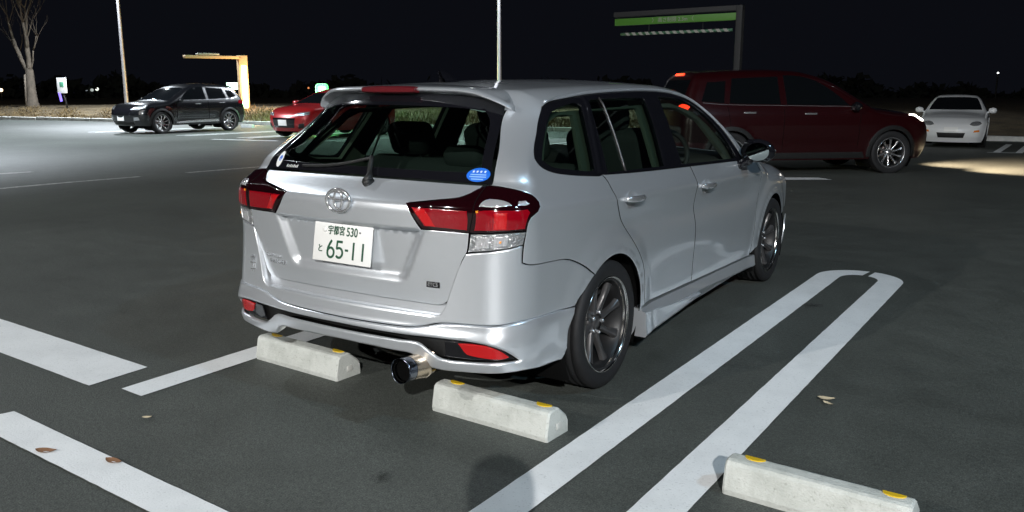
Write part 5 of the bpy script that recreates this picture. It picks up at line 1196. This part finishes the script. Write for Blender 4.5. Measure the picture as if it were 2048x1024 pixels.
l = bpy.data.lights.new('warm_lamp', 'POINT'); l.energy = 1500; l.color = (1, .60, .24); l.shadow_soft_size = .3; o = bpy.data.objects.new('warm_lamp', l); COL.objects.link(o); o.parent = wg; o.location = (-3.2, 1.2, 1.6)
# green beacon seen past the spoiler
M['greenlit'] = emitter('lit_green', (.05, 1, .14), 2.6)
B0 = far_point(646, 214, 36.); bz = gz(B0[0], B0[1]) + .3; bt = far_point(650, 179, 36.)[2] - bz
bc = empty('green_beacon', (B0[0], B0[1], bz), -CYAW, 'bright green beacon lamps on a post beyond the red hatchback', 'beacon')
mb = MB(); mb.tube([(0, 0, 0), (0, 0, bt)], .05, 10); mb.build('post', M['gatesteel'], bc)
mb = MB(); mb.box((0, -.06, bt), (.50, .14, .46), bev=.12); mb.build('beacon_lamp', M['greenlit'], bc)
mb = MB(); mb.box((.03, -.06, bt - .60), (.32, .12, .34), bev=.10); mb.build('lower_lamp', M['greenlit'], bc)
l = bpy.data.lights.new('green_lamp', 'POINT'); l.energy = 900; l.color = (.3, 1, .4); l.shadow_soft_size = .25; o = bpy.data.objects.new('green_lamp', l); COL.objects.link(o); o.parent = bc; o.location = (0, -.5, bt)
# pale green lit sign behind the crossover
M['palegreenlit'] = emitter('lit_pale_green', (.55, 1, .70), 5)
S0 = far_point(467, 215, 41.); sz = gz(S0[0], S0[1]) + .3; st = far_point(467, 172, 41.)[2] - sz
sg_ = empty('lit_sign', (S0[0], S0[1], sz), -CYAW - .35, 'small glowing pale green sign box just behind the tail of the crossover', 'sign')
mb = MB(); mb.box((0, 0, st), (.52, .12, .30), bev=.02); mb.build('sign_box', M['palegreenlit'], sg_); mb = MB(); mb.tube([(0, 0, 0), (0, 0, st - .1)], .04, 8); mb.build('post', M['gatesteel'], sg_)
# white sign board on the verge
T0 = far_point(128, 213, 54.); tz = gz(T0[0], T0[1]) + .45; tt = far_point(127, 171, 54.)[2] - tz
sb = empty('sign_board', (T0[0], T0[1], tz), -CYAW - .30, 'white notice board with a green mark on a leaning post near the bare tree', 'sign')
M['signgreen'] = mat('sign_green', (.10, .35, .22), .5); M['violet'] = emitter('violet_lamp', (.25, .18, 1), 2.0); M['signwhite'] = mat('sign_white', (.85, .85, .85), .5)
mb = MB(); mb.box((0, 0, tt), (.62, .06, .84), bev=.01); mb.build('board', M['signwhite'], sb); mb = MB(); mb.box((.02, -.035, tt + .06), (.26, .02, .26), bev=.005); mb.build('green_mark', M['signgreen'], sb)
mb = MB(); mb.tube([(.18, .05, 0), (-.05, .05, tt)], .05, 10); mb.build('post', M['gatesteel'], sb); mb = MB(); mb.box((-.16, -.02, tt - .62), (.14, .06, .50), Matrix.Rotation(-.2, 3, 'Y'), bev=.02); mb.build('violet_light', M['violet'], sb)
# dark wood closing the view far beyond the verge
V = []; F = []; rg = np.random.default_rng(9)
for i in range(15000):
    an = rg.uniform(-1.9, .55); dd = rg.uniform(118, 150); hh = 2.2 + .8 * math.sin(an * 23) + .6 * math.sin(an * 57 + 1) + .4 * math.sin(an * 131); z = rg.uniform(0, 1) ** .7 * hh + rg.normal(0, .25)
    x, y = CAM[0] + dd * math.sin(an), CAM[1] + dd * math.cos(an); s_ = rg.uniform(.2, .55); t1 = rg.normal(0, 1, 3); t2 = rg.normal(0, 1, 3); t1 *= s_ / np.linalg.norm(t1); t2 *= s_ / np.linalg.norm(t2); c_ = np.array([x, y, z + gz(x, y)])
    n = len(V); V += [tuple(c_ - t1 - t2), tuple(c_ + t1 - t2), tuple(c_ + t1 + t2), tuple(c_ - t1 + t2)]; F.append((n, n + 1, n + 2, n + 3))
me = bpy.data.meshes.new('far_wood'); me.from_pydata(V, [], F); tag(link('far_wood', me, mat('far_foliage', (.03, .035, .03), .95)), kind='stuff')
# specks of light far off
def distant_lamp(u, v, dist, col, s, r, label):
    p = far_point(u, v, dist); b = gz(p[0], p[1]); o = empty('distant_lamp', (p[0], p[1], b), 0, label, 'lamp'); hh = p[2] - b
    mb = MB(); mb.tube([(0, 0, 0), (0, 0, hh)], .06, 6); mb.build('pole', M['gatesteel'], o); mb = MB(); mb.lathe([(0, hh - r), (r * .7, hh - r * .7), (r, hh), (r * .7, hh + r * .7), (0, hh + r)], axis='z', n=12); mb.build('lamp_globe', emitter('distant_glow', col, s), o)
distant_lamp(2, 180, 95, (1, .7, .4), 6, .16, 'warm orange speck of a lamp left of the bare tree'); distant_lamp(173, 180, 120, (.8, .9, 1), .35, .14, 'faintest of three pale lamp specks right of the notice board'); distant_lamp(184, 180, 120, (.85, .95, .9), .5, .2, 'middle one of three pale lamp specks right of the notice board'); distant_lamp(194, 178, 120, (.95, 1, .9), 1.6, .22, 'brightest of three pale lamp specks right of the notice board')
distant_lamp(617, 176, 90, (1, .35, .12), 1.0, .10, 'small orange lamp speck beside the green beacon'); distant_lamp(1996, 146, 80, (.95, 1, 1), 6, .07, 'lone white lamp speck among the dark trees above the roadster')
# ---------------------------------------------------------------- bare trees
M['bark'] = mat('bark', (.10, .082, .064), .9, noise=(5, .35), bump=(22, .7, .03))
def bare_tree(x, y, z, H, r0, seed, label, forks=None):
    rg = random.Random(seed); o = empty('bare_tree', (x, y, z), 0, label, 'tree'); TR = MB(); CR = MB()
    def limb(p, d, L, r, dep):
        pts = [p]; rad = [r]; q = Vector(p); dd = Vector(d).normalized(); n = 5 if dep < 2 else 3
        for i in range(n):
            dd = (dd + Vector((rg.uniform(-.18, .18), rg.uniform(-.18, .18), .09))).normalized(); q = q + dd * L / n; pts.append(tuple(q)); rad.append(r * (1 - .38 * (i + 1) / n))
        (TR if dep < 2 else CR).tube(pts, rad, 10 if dep == 0 else (7 if dep < 3 else 4))
        if dep >= 7 or r < .0045: return
        for k in range(2 if dep == 0 else rg.choice((2, 3, 3))):
            i = len(pts) - 1 if k < 2 else rg.randint(2, len(pts) - 1); a_ = rg.uniform(0, 6.28); sp = rg.uniform(.35, .7)
            nd = (dd + Vector((math.cos(a_), math.sin(a_), .15)) * sp).normalized(); limb(pts[i], nd, L * rg.uniform(.62, .82), rad[i] * rg.uniform(.58, .8), dep + 1)
    TR.lathe([(r0 * 2.4, -.3), (r0 * 1.6, .05), (r0 * 1.15, .5), (r0, .9), (r0 * .92, H * .175), (r0 * .86, H * .20), (r0 * .5, H * .225), (.02, H * .235)], axis='z', n=14)
    base = (0, 0, H * .19)
    for nd, L, r in (forks or [((-.5, -.1, 1), H * .26, r0 * .66), ((.28, .1, 1), H * .28, r0 * .72)]): limb(base, nd, L, r, 1)
    TR.build('trunk', M['bark'], o); CR.build('crown', M['bark'], o); return o
rv = np.array([math.cos(CYAW), -math.sin(CYAW)])
T = far_point(66, 212, 57.); bare_tree(T[0], T[1], gz(T[0], T[1]) + .35, 11., .25, 11, 'big bare winter tree on a mound at the left of the far kerb', [((-rv[0] * .62, -rv[1] * .62, 1), 2.0, .15), ((rv[0] * .30, rv[1] * .30, 1), 2.1, .17), ((-rv[0] * .15 + .1, .2, 1), 1.7, .10), ((rv[0] * .8, rv[1] * .8 - .2, 1), 1.4, .06), ((-rv[0] * .9, -rv[1] * .9 + .2, .8), 1.3, .06)])
mb = MB(); mb.tube([(0, 0, 0), (.12, .05, 2.0)], .05, 8); q = far_point(52, 212, 55.); s_ = mb.build('tree_stake', M['bark']); s_.location = (q[0], q[1], gz(q[0], q[1]) + .3); tag(s_, 'short pale wooden stake leaning beside the big bare tree', 'stake')

# ---------------------------------------------------------------- the photographer, whose head shadow falls on the bay line
def photographer():
    me = bpy.data.meshes.new('body'); J = dict(pel=(0, 0, .93), wai=(0, 0, 1.08), che=(0, .01, 1.28), nec=(0, .02, 1.43), hd0=(0, .03, 1.52), hd1=(0, .035, 1.58), hd2=(0, .03, 1.63))
    V = list(J.values()); R = [(.15, .11), (.14, .10), (.16, .11), (.06, .06), (.075, .085), (.082, .10), (.06, .07)]; E = [(i, i + 1) for i in range(6)]
    def chain(start, pts):
        p = start
        for c, r in pts: V.append(c); R.append(r if isinstance(r, tuple) else (r, r)); E.append((p, len(V) - 1)); p = len(V) - 1
        return p
    for s in (-1, 1):
        chain(0, [((s * .10, 0, .86), .095), ((s * .11, .02, .50), .062), ((s * .11, -.02, .10), .042), ((s * .115, .03, .04), .045), ((s * .125, .15, .03), .035)])
        w = chain(2, [((s * .17, .0, 1.38), .062), ((s * .22, .05, 1.13), .048), ((s * .10, .28, 1.27), .036), ((s * .075, .33, 1.31), .030)])
        for k, (dx, dz, L) in enumerate(((.0, .022, .055), (.0, .008, .06), (0, -.006, .055), (0, -.018, .045))):
            chain(w, [((s * (.070), .352, 1.315 + dz), .010), ((s * .058, .36 + .018, 1.318 + dz), .0085), ((s * .040, .372, 1.318 + dz), .0075)])
        chain(w, [((s * .062, .328, 1.335), .010), ((s * .045, .335, 1.35), .0085)])
    me.from_pydata(V, E, []); o = bpy.data.objects.new('person', me); COL.objects.link(o)
    md = o.modifiers.new('skin', 'SKIN'); me.skin_vertices[0] if False else None
    for i, r in enumerate(R): me.skin_vertices[0].data[i].radius = r
    me.skin_vertices[0].data[0].use_root = True
    sb_ = o.modifiers.new('sub', 'SUBSURF'); sb_.levels = 2; sb_.render_levels = 2
    dg = bpy.context.evaluated_depsgraph_get(); m2 = bpy.data.meshes.new_from_object(o.evaluated_get(dg)); bpy.data.objects.remove(o)
    for mm in (mat('jacket', (.03, .035, .05), .9), mat('skin', (.45, .28, .2), .55), mat('trousers', (.04, .045, .06), .9)): m2.materials.append(mm)
    for p in m2.polygons:
        c = p.center; p.material_index = 1 if (c.z > 1.45 or (c.y > .315 and c.z > 1.2)) else (2 if c.z < .92 else 0); p.use_smooth = True
    o = bpy.data.objects.new('person', m2); COL.objects.link(o)
    vd = np.array([math.sin(CYAW), math.cos(CYAW)]); q = CAM[:2] - vd * .42; o.location = (q[0], q[1], 0); o.rotation_euler = (0, 0, -CYAW)
    hb = MB(); hb.lathe([(.0, 1.685), (.05, 1.680), (.082, 1.655), (.095, 1.61), (.094, 1.57), (.088, 1.53)], c=(0, .015, 0), axis='z', n=24); hr = hb.build('hair', mat('hair', (.012, .01, .009), .6), o)
    return tag(o, 'person in a dark jacket holding both hands up to take the photograph', 'person')
photographer()
